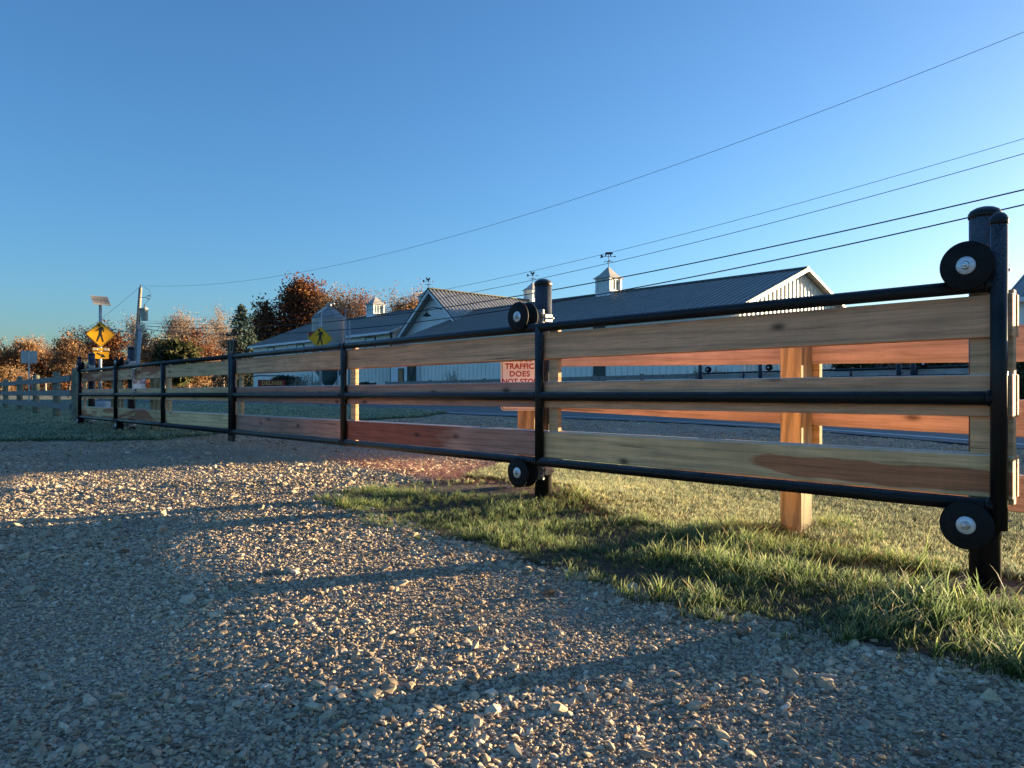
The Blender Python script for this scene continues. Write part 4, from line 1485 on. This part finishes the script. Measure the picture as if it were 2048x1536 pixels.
# ------------------------------------------------------------------ red delivery wagon, planter block
q = at(560, 785, 66.0)
wg = thing('delivery_wagon', 'red delivery wagon with gold lettering and black hoop', 'wagon', (q.x, q.y, gz(q.x, q.y)), math.radians(180 + 17))
bx = MB().box(-0.45, 1.85, -0.7, 0.7, 0.55, 1.72, 0.03).build('box', M['red_paint'], wg)
put_text(bx, 'DELIVER', 0.46, M['gold_paint'], 0.65, 0.703, 1.42, 0.012, spacing=1.05)
MB().path([(1.9, 0.6, 0.6), (2.55, 0.6, 0.7), (2.65, 0.6, 1.6), (2.45, 0.6, 2.0), (1.75, 0.6, 2.08), (-0.2, 0.6, 2.08), (-0.6, 0.6, 1.75)], 0.05, 8).build('hoop', M['iron'], wg)
for x in (0.1, 1.4):
    for y in (-0.62, 0.62):
        MB().lathe([(0.12, -0.09), (0.29, -0.09), (0.31, -0.05), (0.31, 0.05), (0.29, 0.09), (0.12, 0.09)], (x, y, 0.31), (0, 1, 0), 18).build('wheel', M['tyre'], wg)
MB().box(1.76, 2.7, -0.6, 0.55, 0.35, 1.05, 0.06).build('hood', M['iron'], wg)
q = at(201, 810, 23.6)
tag(MB().box(-0.24, 0.24, -0.2, 0.2, -0.1, 0.42, 0.03).build('concrete_footing', M['concrete'], None, (q.x, q.y, gz(q.x, q.y))), 'pale concrete footing under the arrow sign pole', 'footing')


# ------------------------------------------------------------------ trees
def quads_mesh(name, centers, normals, sizes, tints, mat, aspect=1.0):
    n = len(centers)
    c = np.asarray(centers); nn = np.asarray(normals); s = np.asarray(sizes)[:, None]
    nn = nn / (np.linalg.norm(nn, axis=1, keepdims=True) + 1e-9)
    a = np.cross(nn, NP.normal(size=(n, 3)))
    a /= (np.linalg.norm(a, axis=1, keepdims=True) + 1e-9)
    b = np.cross(nn, a)
    v = np.stack([c - a * s, c + b * s * aspect * 0.6, c + a * s, c - b * s * aspect * 0.6], 1).reshape(-1, 3)
    me = bpy.data.meshes.new(name)
    me.vertices.add(4 * n); me.loops.add(4 * n); me.polygons.add(n)
    me.vertices.foreach_set('co', v.ravel())
    me.loops.foreach_set('vertex_index', np.arange(4 * n))
    me.polygons.foreach_set('loop_start', np.arange(n) * 4)
    me.polygons.foreach_set('loop_total', np.full(n, 4))
    at_ = me.attributes.new('tint', 'FLOAT', 'POINT')
    at_.data.foreach_set('value', np.repeat(np.clip(tints, 0, 1), 4).astype(np.float32))
    me.materials.append(mat)
    me.update(); me.validate()
    return me


def skeleton(h, spread, depth, seed, first=0.3, kids=(3, 5), twig=0.02):
    rr = random.Random(seed)
    tubes = []
    tips = []

    def grow(p, d, ln, r, lev):
        pts = [p]
        rad = [r]
        cur = p.copy()
        dd = d.copy()
        nseg = 3 if lev < depth else 2
        for i in range(nseg):
            dd = (dd + Vector((rr.gauss(0, 0.16), rr.gauss(0, 0.16), rr.gauss(0.05, 0.10)))).normalized()
            cur = cur + dd * (ln / nseg)
            pts.append(cur.copy())
            rad.append(max(twig * 0.5, r * (1 - 0.45 * (i + 1) / nseg)))
        tubes.append((pts, rad))
        if lev >= depth:
            tips.append((cur.copy(), dd.copy()))
            return
        k = rr.randint(*kids)
        for i in range(k):
            u = rr.uniform(0.35, 1.0) if i else 1.0
            j = min(len(pts) - 1, max(1, round(u * (len(pts) - 1))))
            az = rr.uniform(0, 2 * math.pi)
            tilt = rr.uniform(0.35, 1.0) * spread
            ax = Vector((math.cos(az), math.sin(az), 0))
            nd = (dd * math.cos(tilt) + (ax - dd * ax.dot(dd)).normalized() * math.sin(tilt)).normalized()
            grow(pts[j], nd, ln * rr.uniform(0.6, 0.82), max(twig, rad[j] * 0.62), lev + 1)

    grow(Vector((0, 0, 0)), Vector((rr.gauss(0, 0.04), rr.gauss(0, 0.04), 1)).normalized(), h * first, h * 0.022, 0)
    return tubes, tips


def tree(name, label, pos, h, width, kind, seed, leaves='rust_leaves', dens=10, lsize=0.2, bark='bark', depth=4, spread=0.95, group=None):
    tubes, tips = skeleton(h, spread, depth, seed, 0.34 if kind != 'bare' else 0.3, (3, 5), 0.024 if kind != 'bare' else 0.032)
    P = np.array([t[0][:] for t in tips])
    zmax = np.percentile(P[:, 2], 97); rmax = np.percentile(np.hypot(P[:, 0], P[:, 1]), 92)
    sz, sr = h / zmax, (width / 2) / rmax
    t = thing(name, label, 'tree', (pos[0], pos[1], gz(pos[0], pos[1]) - 0.1), 0, group)
    m = MB()
    for pts, rad in tubes:
        m.path([(p.x * sr, p.y * sr, p.z * sz) for p in pts], rad, 4 if rad[0] < 0.08 else 6)
    m.build('trunk', M[bark], t)
    if dens > 0:
        C = []; N = []; T = []; S = []
        rg = np.random.default_rng(seed)
        zr = P[:, 2].max() * sz
        for (p, d) in tips:
            k = rg.poisson(dens * (2.6 if kind != 'bare' else 2.6))
            if k == 0:
                continue
            c = np.array((p.x * sr, p.y * sr, p.z * sz))
            off = rg.normal(size=(k, 3)) * (0.34 + 0.028 * h) * np.array((1, 1, 0.75))
            C.append(c + off)
            N.append(rg.normal(size=(k, 3)) + np.array((0, 0, 0.5)))
            base = 0.45 + 0.25 * rg.normal()
            T.append(base + rg.normal(size=k) * 0.18)
            S.append(lsize * rg.uniform(0.6, 1.4, k))
        if kind in ('oak', 'rust', 'olive'):
            nc = int(46 + 5 * dens)
            d = rg.normal(size=(nc, 3)); d /= np.linalg.norm(d, axis=1, keepdims=True)
            rr = rg.uniform(0.25, 1.0, nc) ** 0.5 * (1 + 0.16 * rg.normal(size=nc))
            cc = d * rr[:, None] * np.array((width * 0.44, width * 0.44, h * 0.34)) + np.array((0, 0, h * 0.60))
            for c in cc:
                k = rg.poisson(dens * (3.0 if kind != 'rust' else 1.5))
                if k == 0:
                    continue
                sg = rg.uniform(0.6, 1.3) * (0.035 * h + 0.15)
                C.append(c + rg.normal(size=(k, 3)) * np.array((sg, sg, sg * 0.6)))
                N.append(rg.normal(size=(k, 3)) + np.array((0, 0, 0.5)))
                T.append(0.45 + 0.25 * rg.normal() + rg.normal(size=k) * 0.18)
                S.append(lsize * rg.uniform(0.6, 1.4, k))
        C = np.concatenate(C); N = np.concatenate(N); T = np.concatenate(T); S = np.concatenate(S)
        link('crown', quads_mesh('crown', C, N, S, T, M[leaves]), t)
    return t


def conifer(name, label, pos, h, width, seed, group=None):
    rg = np.random.default_rng(seed)
    t = thing(name, label, 'tree', (pos[0], pos[1], gz(pos[0], pos[1]) - 0.1), 0, group)
    MB().tube((0, 0, 0), (0, 0, h), h * 0.018, 0.02, seg=8).build('trunk', M['bark'], t)
    C = []; N = []; T = []; S = []
    br = MB()
    z = h * 0.06
    while z < h * 0.985:
        f = z / h
        rad = (width / 2) * (1 - f) ** 0.85 * rg.uniform(0.75, 1.15) + 0.12
        nb = int(6 + 4 * (1 - f))
        for i in range(nb):
            az = rg.uniform(0, 2 * math.pi)
            L = rad * rg.uniform(0.65, 1.15)
            tip = np.array((math.cos(az) * L, math.sin(az) * L, z - L * 0.18 + rg.normal() * 0.1 + 0.1 * L * f))
            br.tube((0, 0, z), tuple(tip), 0.03, 0.01, seg=4)
            k = int(10 + 36 * L / (width / 2))
            u = rg.uniform(0.15, 1.0, k) ** 0.8
            base = np.array((0, 0, z))
            pts = base + (tip - base) * u[:, None] + rg.normal(size=(k, 3)) * np.array((0.14, 0.14, 0.10)) * (0.6 + L * 0.35)
            pts[:, 2] -= np.abs(rg.normal(size=k)) * 0.12
            C.append(pts)
            N.append(rg.normal(size=(k, 3)) * np.array((1, 1, 0.6)))
            T.append(0.25 + 0.5 * u * rg.uniform(0.5, 1.3, k))
            S.append(rg.uniform(0.10, 0.24, k))
        z += h * rg.uniform(0.016, 0.03)
    br.build('branches', M['bark'], t)
    C = np.concatenate(C); N = np.concatenate(N); T = np.concatenate(T); S = np.concatenate(S)
    link('crown', quads_mesh('crown', C, N, S, T, M['spruce_needles'], 0.7), t)
    return t


TG = 'autumn trees behind the road and barns'


def put_tree(px, top, wpx, Y, kind, label, seed, **kw):
    far = 1.0 if px > 470 else (1.4 if px > 120 else 1.9)
    Y = Y * far
    p = at(px, top, Y)
    h = p.z - gz(p.x, p.y)
    w = wpx / 1480.0 * Y * (1.0 if kind == 'spruce' else 1.3)
    if kind == 'spruce':
        return conifer('spruce_tree', label, (p.x, p.y), h, w, seed, TG)
    nm = {'oak': 'oak_tree', 'rust': 'autumn_tree', 'bare': 'bare_tree', 'olive': 'evergreen_tree'}[kind]
    par = dict(oak=dict(leaves='oak_leaves', dens=60, lsize=0.16), rust=dict(leaves='rust_leaves', dens=9, lsize=0.115),
               bare=dict(leaves='tan_leaves', dens=1.3, lsize=0.10, bark='pale_bark', depth=5), olive=dict(leaves='olive_leaves', dens=18, lsize=0.22, depth=3))[kind]
    par.update(kw)
    par['lsize'] *= 1.15 * far
    return tree(nm, label, (p.x, p.y), h, w, kind, seed, group=TG, **par)


put_tree(606, 577, 124, 114, 'oak', 'huge dark red oak rising behind the far barn', 11, depth=5, dens=20, lsize=0.18)
put_tree(672, 590, 90, 108, 'rust', 'bright orange oak just right of the huge dark oak', 12, dens=12)
put_tree(712, 600, 80, 116, 'rust', 'orange brown treetop behind the small left cupola', 13, leaves='oak_leaves', dens=14)
put_tree(762, 590, 70, 112, 'rust', 'thin orange treetop between the two left cupolas', 14, dens=5)
put_tree(800, 612, 50, 110, 'bare', 'bare grey treetop over the far barn roof ridge', 15)
put_tree(828, 594, 50, 108, 'rust', 'small orange treetop left of the hall peak', 16, dens=10)
put_tree(482, 604, 165, 92, 'spruce', 'tall dark spruce left of the far barn', 17)
put_tree(446, 628, 70, 112, 'bare', 'bare tree peeking out left of the spruce', 18)
put_tree(418, 664, 62, 98, 'rust', 'reddish brown tree below the bare crown left of the spruce', 19, leaves='oak_leaves', dens=8)
put_tree(378, 648, 84, 108, 'bare', 'bare leaning tree right of the olive evergreen', 20)
put_tree(352, 688, 52, 88, 'olive', 'low olive green evergreen right of the utility pole', 21)
put_tree(325, 632, 96, 112, 'bare', 'tall pale bare tree right of the utility pole', 22, dens=1.6)
put_tree(303, 680, 58, 96, 'rust', 'orange leaved tree just right of the utility pole', 23, dens=11)
put_tree(262, 640, 66, 110, 'bare', 'bare tree behind the utility pole and its lamp', 24)
put_tree(226, 655, 70, 100, 'rust', 'dark maroon tree behind the arrow sign', 25, leaves='oak_leaves', dens=10)
put_tree(168, 664, 74, 104, 'rust', 'brown orange tree left of the walker sign', 26, dens=7)
put_tree(138, 676, 60, 98, 'rust', 'rust coloured tree second left of the walker sign', 27, dens=6)
put_tree(92, 684, 66, 112, 'bare', 'bare grey tree right of the blank sign back', 28, dens=1.3)
put_tree(66, 680, 44, 120, 'bare', 'thin bare tree directly above the blank sign back', 29, dens=0.6)
put_tree(14, 686, 76, 96, 'rust', 'bright orange tree at the left edge', 30, dens=14)
put_tree(-40, 690, 80, 100, 'rust', 'orange tree cut by the left frame edge', 31, dens=10)
put_tree(104, 716, 60, 92, 'rust', 'low brown tree under the bare grey tree at left', 32, leaves='oak_leaves', dens=9)
put_tree(250, 706, 66, 92, 'rust', 'low maroon tree beneath the street lamp', 33, leaves='oak_leaves', dens=9)
put_tree(395, 706, 60, 92, 'rust', 'low orange tree between olive evergreen and spruce', 34, dens=8)
put_tree(545, 690, 40, 112, 'rust', 'red leaved tree behind the far barn left end', 35, leaves='oak_leaves', dens=11)

# the far wood that closes the horizon
C = []; T = []; S = []
rg = np.random.default_rng(3)
for i in range(900):
    x = rg.uniform(-330, -85); y = rg.uniform(240, 275)
    hh = rg.uniform(4.0, 9.0)
    k = 40
    C.append(np.stack([x + rg.normal(size=k) * 1.6, y + rg.normal(size=k) * 1.6, np.abs(rg.uniform(0, 1, k)) ** 0.8 * hh], 1))
    T.append(np.clip(rg.uniform(0.1, 0.8) + rg.normal(size=k) * 0.15, 0, 1))
    S.append(rg.uniform(0.2, 0.5, k))
C = np.concatenate(C); T = np.concatenate(T); S = np.concatenate(S)
w = link('far_woodland', quads_mesh('far_woodland', C, rg.normal(size=C.shape), S, T, M['oak_leaves']))
tag(w, 'brown autumn woodland closing the horizon', 'woodland', kind='stuff')
C = []; T = []; S = []  # unseen tree row, added to keep the lower barn gable in shade
for i in range(700):
    u = rg.uniform(0, 1)
    x = 64 + 26 * u + rg.normal() * 2; y = 50 + 34 * u + rg.normal() * 2
    k = 60
    hh = rg.uniform(7.6, 8.6)
    C.append(np.stack([x + rg.normal(size=k) * 1.5, y + rg.normal(size=k) * 1.5, rg.uniform(0, 1, k) * hh], 1))
    T.append(np.clip(rg.uniform(0.1, 0.8) + rg.normal(size=k) * 0.15, 0, 1))
    S.append(rg.uniform(0.4, 0.8, k))
C = np.concatenate(C); T = np.concatenate(T); S = np.concatenate(S)
w = link('shade_trees', quads_mesh('shade_trees', C, rg.normal(size=C.shape), S, T, M['oak_leaves']))
tag(w, 'added unseen tree row that shades the barn gable', 'woodland', kind='stuff')


# ------------------------------------------------------------------ shrubs
def shrub(name, label, pos, rx, ry, h, mat, n, ls, seed, cat='shrub', group=None, up=0.0):
    rg = np.random.default_rng(seed)
    t = thing(name, label, cat, (pos[0], pos[1], gz(pos[0], pos[1]) - 0.05), 0, group)
    st = MB()
    for i in range(7):
        a = rg.uniform(0, 6.28)
        st.tube((0, 0, 0), (math.cos(a) * rx * 0.6, math.sin(a) * ry * 0.6, h * rg.uniform(0.5, 0.85)), 0.03, 0.008, seg=5)
    st.build('stem', M['bark'], t)
    d = rg.normal(size=(n, 3)); d /= np.linalg.norm(d, axis=1, keepdims=True)
    rad = rg.uniform(0.35, 1.0, n) ** 0.4
    lump = 1 + 0.16 * np.sin(d[:, 0] * 5 + seed) * np.sin(d[:, 1] * 6) + 0.1 * np.sin(d[:, 2] * 9 + 2)
    c = d * (rad * lump)[:, None] * np.array((rx, ry, h * 0.52)) + np.array((0, 0, h * 0.5))
    c[:, 2] = np.maximum(c[:, 2], 0.02)
    link('foliage', quads_mesh('foliage', c, d + rg.normal(size=(n, 3)) * 0.5, ls * rg.uniform(0.6, 1.4, n), rg.uniform(0, 1, n), M[mat]), t)
    return t


p = at(574, 790, 72)
shrub('hedge', 'large dark evergreen shrub in front of the far barn', (p.x, p.y), 1.75, 1.2, 2.25, 'hedge_leaves', 5000, 0.10, 41)
p = at(732, 790, 56)
shrub('hedge', 'low dark rounded shrub right of the grain bin', (p.x, p.y), 1.0, 0.8, 1.35, 'hedge_leaves', 2500, 0.08, 42)
p = at(845, 790, 56)
shrub('hedge', 'tiny dark bush by the brown glazed door', (p.x, p.y), 0.7, 0.5, 1.15, 'hedge_leaves', 900, 0.06, 43)


def plume_grass(label, pos, h, n, seed, spread=0.35):
    rg = np.random.default_rng(seed)
    t = thing('plume_grass', label, 'ornamental grass', (pos[0], pos[1], gz(pos[0], pos[1])), 0, 'dry ornamental grasses before the barns')
    m = MB()
    C = []
    for i in range(n):
        a = rg.uniform(0, 6.28); s = rg.uniform(0.05, spread) * h
        hh = h * rg.uniform(0.65, 1.0)
        p1 = (math.cos(a) * s * 0.4, math.sin(a) * s * 0.4, hh * 0.6)
        p2 = (math.cos(a) * s, math.sin(a) * s, hh)
        m.path([(0, 0, 0), p1, p2], [0.014, 0.010, 0.004], 3)
        C.append(np.array(p2) + rg.normal(size=(6, 3)) * np.array((0.03, 0.03, 0.12)))
    m.build('stalks', M['pale_bark'], t)
    C = np.concatenate(C)
    link('plumes', quads_mesh('plumes', C, rg.normal(size=C.shape), rg.uniform(0.03, 0.08, len(C)), rg.uniform(0, 1, len(C)), M['dry_plumes'], 0.5), t)


for i, (px, Y, h, lab) in enumerate(((592, 60, 1.9, 'left clump of pale plume grass by the wagon'), (610, 59, 2.1, 'tallest clump of pale plume grass by the wagon'),
                                     (632, 60, 1.7, 'right clump of pale plume grass by the wagon'), (905, 47, 1.9, 'wispy dry grass against the barn wall left of the red sign'),
                                     (1395, 31, 1.45, 'wispy dry grass left of the roller posts across the road'), (1440, 31, 1.35, 'wispy dry grass between the roller posts across the road'))):
    p = at(px, 790, Y)
    plume_grass(lab, (p.x, p.y), h, 60 if i < 3 else 40, 60 + i)
for i, (px, lab) in enumerate(((1730, 'left part of the brown hedge right of the long barn'), (1800, 'middle of the brown hedge behind the last rollers'), (1880, 'right part of the brown hedge beside the gate batten'), (1960, 'brown hedge clump behind the gate end'), (2045, 'brown hedge clump cut by the right frame edge'))):
    p = at(px, 790, 30 - i * 0.6)
    shrub('dry_hedge', lab, (p.x, p.y), 1.35, 0.95, 2.15 + 0.1 * (i % 2), 'tan_leaves' if i % 2 else 'olive_leaves', 8500, 0.075, 50 + i, 'hedge', 'brown hedge across the road')


# ------------------------------------------------------------------ scattered stones and grass (ground cover)
def gn_scatter(name, label, cat, pts, rot, scl, idx, templates):
    me = bpy.data.meshes.new(name)
    n = len(pts)
    me.vertices.add(n)
    me.vertices.foreach_set('co', np.asarray(pts, np.float32).ravel())
    a = me.attributes.new('rot', 'FLOAT_VECTOR', 'POINT'); a.data.foreach_set('vector', np.asarray(rot, np.float32).ravel())
    a = me.attributes.new('scl', 'FLOAT_VECTOR', 'POINT'); a.data.foreach_set('vector', np.asarray(scl, np.float32).ravel())
    a = me.attributes.new('pick', 'INT', 'POINT'); a.data.foreach_set('value', np.asarray(idx, np.int32))
    o = link(name, me)
    tag(o, label, cat, kind='stuff')
    coll = bpy.data.collections.new(name + '_shapes')
    for i, tm in enumerate(templates):
        coll.objects.link(bpy.data.objects.new('%s_shape_%02d' % (name, i), tm))
    ng = bpy.data.node_groups.new(name, 'GeometryNodeTree')
    ng.interface.new_socket('Geometry', in_out='INPUT', socket_type='NodeSocketGeometry')
    ng.interface.new_socket('Geometry', in_out='OUTPUT', socket_type='NodeSocketGeometry')
    nd = ng.nodes
    gi = nd.new('NodeGroupInput'); go = nd.new('NodeGroupOutput')
    ci = nd.new('GeometryNodeCollectionInfo'); ci.inputs['Collection'].default_value = coll
    ci.inputs['Separate Children'].default_value = True; ci.inputs['Reset Children'].default_value = True
    io = nd.new('GeometryNodeInstanceOnPoints'); io.inputs['Pick Instance'].default_value = True

    def named(attr, typ):
        k = nd.new('GeometryNodeInputNamedAttribute'); k.data_type = typ; k.inputs['Name'].default_value = attr
        return k.outputs['Attribute']
    er = nd.new('FunctionNodeEulerToRotation')
    ng.links.new(named('rot', 'FLOAT_VECTOR'), er.inputs[0])
    ng.links.new(gi.outputs[0], io.inputs['Points'])
    ng.links.new(ci.outputs[0], io.inputs['Instance'])
    ng.links.new(named('pick', 'INT'), io.inputs['Instance Index'])
    ng.links.new(er.outputs[0], io.inputs['Rotation'])
    ng.links.new(named('scl', 'FLOAT_VECTOR'), io.inputs['Scale'])
    ng.links.new(io.outputs[0], go.inputs[0])
    md = o.modifiers.new('scatter', 'NODES')
    md.node_group = ng
    return o


def stone_mesh(seed):
    rg = random.Random(seed)
    bm = bmesh.new()
    bmesh.ops.create_icosphere(bm, subdivisions=1, radius=1.0)
    for v in bm.verts:
        v.co *= rg.uniform(0.78, 1.12)
    # chop flat faces so it looks crushed, not rounded
    for k in range(6):
        nrm = Vector((rg.gauss(0, 1), rg.gauss(0, 1), rg.gauss(0, 1))).normalized()
        d = rg.uniform(0.45, 0.75)
        for v in bm.verts:
            e = v.co.dot(nrm) - d
            if e > 0:
                v.co -= nrm * e
    sc = Vector((rg.uniform(0.85, 1.35), rg.uniform(0.7, 1.0), rg.uniform(0.38, 0.62)))
    for v in bm.verts:
        v.co = Vector((v.co.x * sc.x, v.co.y * sc.y, v.co.z * sc.z))
    me = bpy.data.meshes.new('stone_shape')
    bm.to_mesh(me); bm.free()
    me.materials.append(M['stone'])
    return me


def grass_tuft(seed, mat, blades, h, spread, wid, lean):
    rg = random.Random(seed)
    vs = []; fs = []; up = []
    for i in range(blades):
        a = rg.uniform(0, 2 * math.pi); r = spread * math.sqrt(rg.random())
        bx, by = math.cos(a) * r, math.sin(a) * r
        hh = h * rg.uniform(0.45, 1.1)
        az = rg.uniform(0, 2 * math.pi)
        ln = lean * rg.uniform(0.2, 1.2) * hh
        w = wid * rg.uniform(0.7, 1.3)
        px, py = -math.sin(az), math.cos(az)
        dx, dy = math.cos(az), math.sin(az)
        o = len(vs)
        for k, f in enumerate((0.0, 0.4, 0.75)):
            cx, cy, cz = bx + dx * ln * f * f, by + dy * ln * f * f, hh * (f - 0.12 * f * f)
            ww = w * (1 - 0.45 * f)
            vs += [(cx - px * ww, cy - py * ww, cz), (cx + px * ww, cy + py * ww, cz)]
            up += [f, f]
        vs.append((bx + dx * ln, by + dy * ln, hh * 0.88)); up.append(1.0)
        fs += [(o, o + 1, o + 3, o + 2), (o + 2, o + 3, o + 5, o + 4), (o + 4, o + 5, o + 6)]
    me = bpy.data.meshes.new('tuft_shape')
    me.from_pydata(vs, [], fs)
    a = me.attributes.new('up', 'FLOAT', 'POINT'); a.data.foreach_set('value', np.array(up, np.float32))
    me.materials.append(M[mat])
    return me


def spots(n, x0, x1, y0, y1, seed, umax=0.95):
    rg = np.random.default_rng(seed)
    x = rg.uniform(x0, x1, n); y = rg.uniform(y0, y1, n)
    k = (np.abs(x) < umax * np.maximum(y, 0) + 0.9)
    return x[k], y[k], rg


SX, SY, SR = [], [], []
for (y0, y1, dens, rmed, seed) in ((0.9, 3.0, 9000, 0.0060, 1), (3.0, 5.0, 6600, 0.0064, 2), (5.0, 8.0, 3800, 0.0077, 3), (8.0, 13.0, 650, 0.0105, 4), (13.0, 21.0, 90, 0.018, 5)):
    xm = y1 * 0.95 + 0.9
    x, y, rg = spots(int(dens * (y1 - y0) * 2 * xm), -xm, xm, y0, y1, seed)
    k = in_yard(x, y) & ~inside(LAWN, x + 0.06 * np.sin(y * 17) - 0.10 * GN.x, y + 0.06 * np.sin(x * 15) - 0.10 * GN.y)
    x, y = x[k], y[k]
    r_ = rmed * np.exp(rg.normal(size=len(x)) * 0.42)
    patchy = np.sin(x * 2.1 + 1.3 * np.sin(y * 1.7)) * np.sin(y * 2.6 + x)
    r_ *= 1.0 + 0.22 * patchy
    big = rg.random(len(x)) < 0.016
    r_[big] *= rg.uniform(1.6, 2.8, big.sum())
    # the wheel track is packed with fines
    t_ = x * GD.x + y * GD.y
    trk = np.exp(-((t_ - 8.2) / 1.6) ** 2)
    k = rg.random(len(x)) > 0.75 * trk
    SX.append(x[k]); SY.append(y[k]); SR.append(np.minimum(r_[k], 0.045))
# a rim of bigger stones pushed against the lawn edge
rg = np.random.default_rng(9)
for i in range(len(LAWN) - 1):
    if i > 11:
        break
    a, b = np.array(LAWN[i]), np.array(LAWN[i + 1])
    n = int(np.linalg.norm(b - a) * 170)
    u = rg.random(n)
    pts = a + (b - a) * u[:, None] + rg.normal(size=(n, 2)) * 0.07
    SX.append(pts[:, 0]); SY.append(pts[:, 1]); SR.append(np.minimum(0.013 * np.exp(rg.normal(size=n) * 0.4), 0.035))
n = 1400
u = rg.normal(size=(n, 2))
SX.append(-1.15 + 0.62 * u[:, 0]); SY.append(6.95 + 0.30 * u[:, 1] - 0.15 * u[:, 0]); SR.append(0.017 * np.exp(rg.normal(size=n) * 0.35))
x = np.concatenate(SX); y = np.concatenate(SY); r_ = np.concatenate(SR)
z = ground(x, y) + 0.006 + r_ * 0.18
n = len(x)
rot = np.stack([NP.normal(size=n) * 0.35, NP.normal(size=n) * 0.35, NP.uniform(0, 6.283, n)], 1)
gn_scatter('gravel_stones', 'loose crushed grey and tan stones covering the drive', 'gravel', np.stack([x, y, z], 1), rot, np.repeat(r_[:, None], 3, 1) * NP.uniform(0.85, 1.2, (n, 3)), NP.integers(0, 12, n), [stone_mesh(100 + i) for i in range(12)])
print('stones', n)


def bare_soil(x, y):
    """soil left bare round the dug posts"""
    d = np.minimum(((x + 0.40) / 0.92) ** 2 + ((y - 6.1 + 0.25 * (x + 0.4)) / 0.50) ** 2, ((x - 2.2) / 0.32) ** 2 + ((y - 3.38) / 0.26) ** 2)
    return d < 1.0


# the ragged edge of the near lawn: long blades
x, y, rg = spots(90000, -3.2, 6.5, 1.4, 9.0, 21)
wob = 0.10 * np.sin(x * 7 + y * 3) + 0.06 * np.sin(y * 19 - x * 5) + rg.normal(size=len(x)) * 0.035
inl = inside(LAWN, x + wob, y + wob * 0.5)
cc = x * GN.x + y * GN.y
bare = bare_soil(x, y)
longer = (cc < 4.15 + 0.25 * np.sin(x * 4 + 1)) | (np.hypot(x - 1.8, y - 4.6) < 0.45)
k = inl & longer & (~bare | (rg.random(len(x)) < 0.07)) & (rg.random(len(x)) < 0.85)
x1, y1 = x[k], y[k]
n = len(x1)
patch = 0.75 + 0.45 * np.sin(x1 * 5.1 + 2 * np.sin(y1 * 3.3)) * np.sin(y1 * 4.7)
s = np.clip(patch, 0.45, 1.25) * rg.uniform(0.55, 1.35, n) * np.clip(0.62 + 0.28 * x1, 0.62, 1.05)
gn_scatter('lawn_grass', 'long rimed grass in the near lawn under the gate', 'grass', np.stack([x1, y1, ground(x1, y1) + 0.008], 1),
           np.stack([rg.normal(size=n) * 0.18, rg.normal(size=n) * 0.18, rg.uniform(0, 6.28, n)], 1), np.stack([s, s, s * rg.uniform(0.8, 1.15, n)], 1), np.where(rg.random(n) < 0.82, rg.integers(0, 8, n), rg.integers(8, 13, n)),
           [grass_tuft(200 + i, 'blade_near', 10, 0.095, 0.032, 0.0019, 0.8) for i in range(8)]
           + [grass_tuft(220 + i, 'blade_near', 4, 0.165, 0.025, 0.0024, 0.75) for i in range(3)]
           + [grass_tuft(230 + i, 'blade_straw', 5, 0.11, 0.035, 0.0017, 1.1) for i in range(2)])
print('long grass', n)
# the mown, frosted turf behind
x, y, rg = spots(110000, -1.5, 6.5, 2.0, 9.0, 22)
inl = inside(LAWN, x, y)
cc = x * GN.x + y * GN.y
k = inl & (cc > 4.0 + 0.25 * np.sin(x * 4 + 1)) & (~bare_soil(x, y) | (rg.random(len(x)) < 0.05))
x1, y1 = x[k], y[k]
n = len(x1)
s = rg.uniform(0.7, 1.2, n)
gn_scatter('mown_turf', 'short frosted turf behind the near gate', 'grass', np.stack([x1, y1, ground(x1, y1) + 0.008], 1),
           np.stack([rg.normal(size=n) * 0.15, rg.normal(size=n) * 0.15, rg.uniform(0, 6.28, n)], 1), np.stack([s, s, s], 1), rg.integers(0, 6, n),
           [grass_tuft(300 + i, 'blade_frost', 9, 0.052, 0.028, 0.0019, 0.55) for i in range(6)])
print('turf', n)
# rimed grass across the drive
PX, PY, PS = [], [], []
x, y, rg = spots(90000, -26, 3, 9, 40, 23, 0.85)
k = (inside(ISLAND, x, y) | inside(FARLAWN, x + 0.12 * np.sin(y * 5), y + 0.12 * np.sin(x * 6))) & (rg.random(len(x)) < np.clip(14.0 / y, 0.25, 1))
x1, y1 = x[k], y[k]
n = len(x1)
s = rg.uniform(0.8, 1.5, n) * np.clip(y1 / 14, 1, 2.2)
gn_scatter('verge_grass', 'rimed bluish green grass across the drive', 'grass', np.stack([x1, y1, ground(x1, y1)], 1),
           np.stack([rg.normal(size=n) * 0.15, rg.normal(size=n) * 0.15, rg.uniform(0, 6.28, n)], 1), np.stack([s * 1.3, s * 1.3, s], 1), rg.integers(0, 6, n),
           [grass_tuft(400 + i, 'blade_far', 10, 0.065, 0.055, 0.0045, 0.6) for i in range(6)])
print('verge', n)
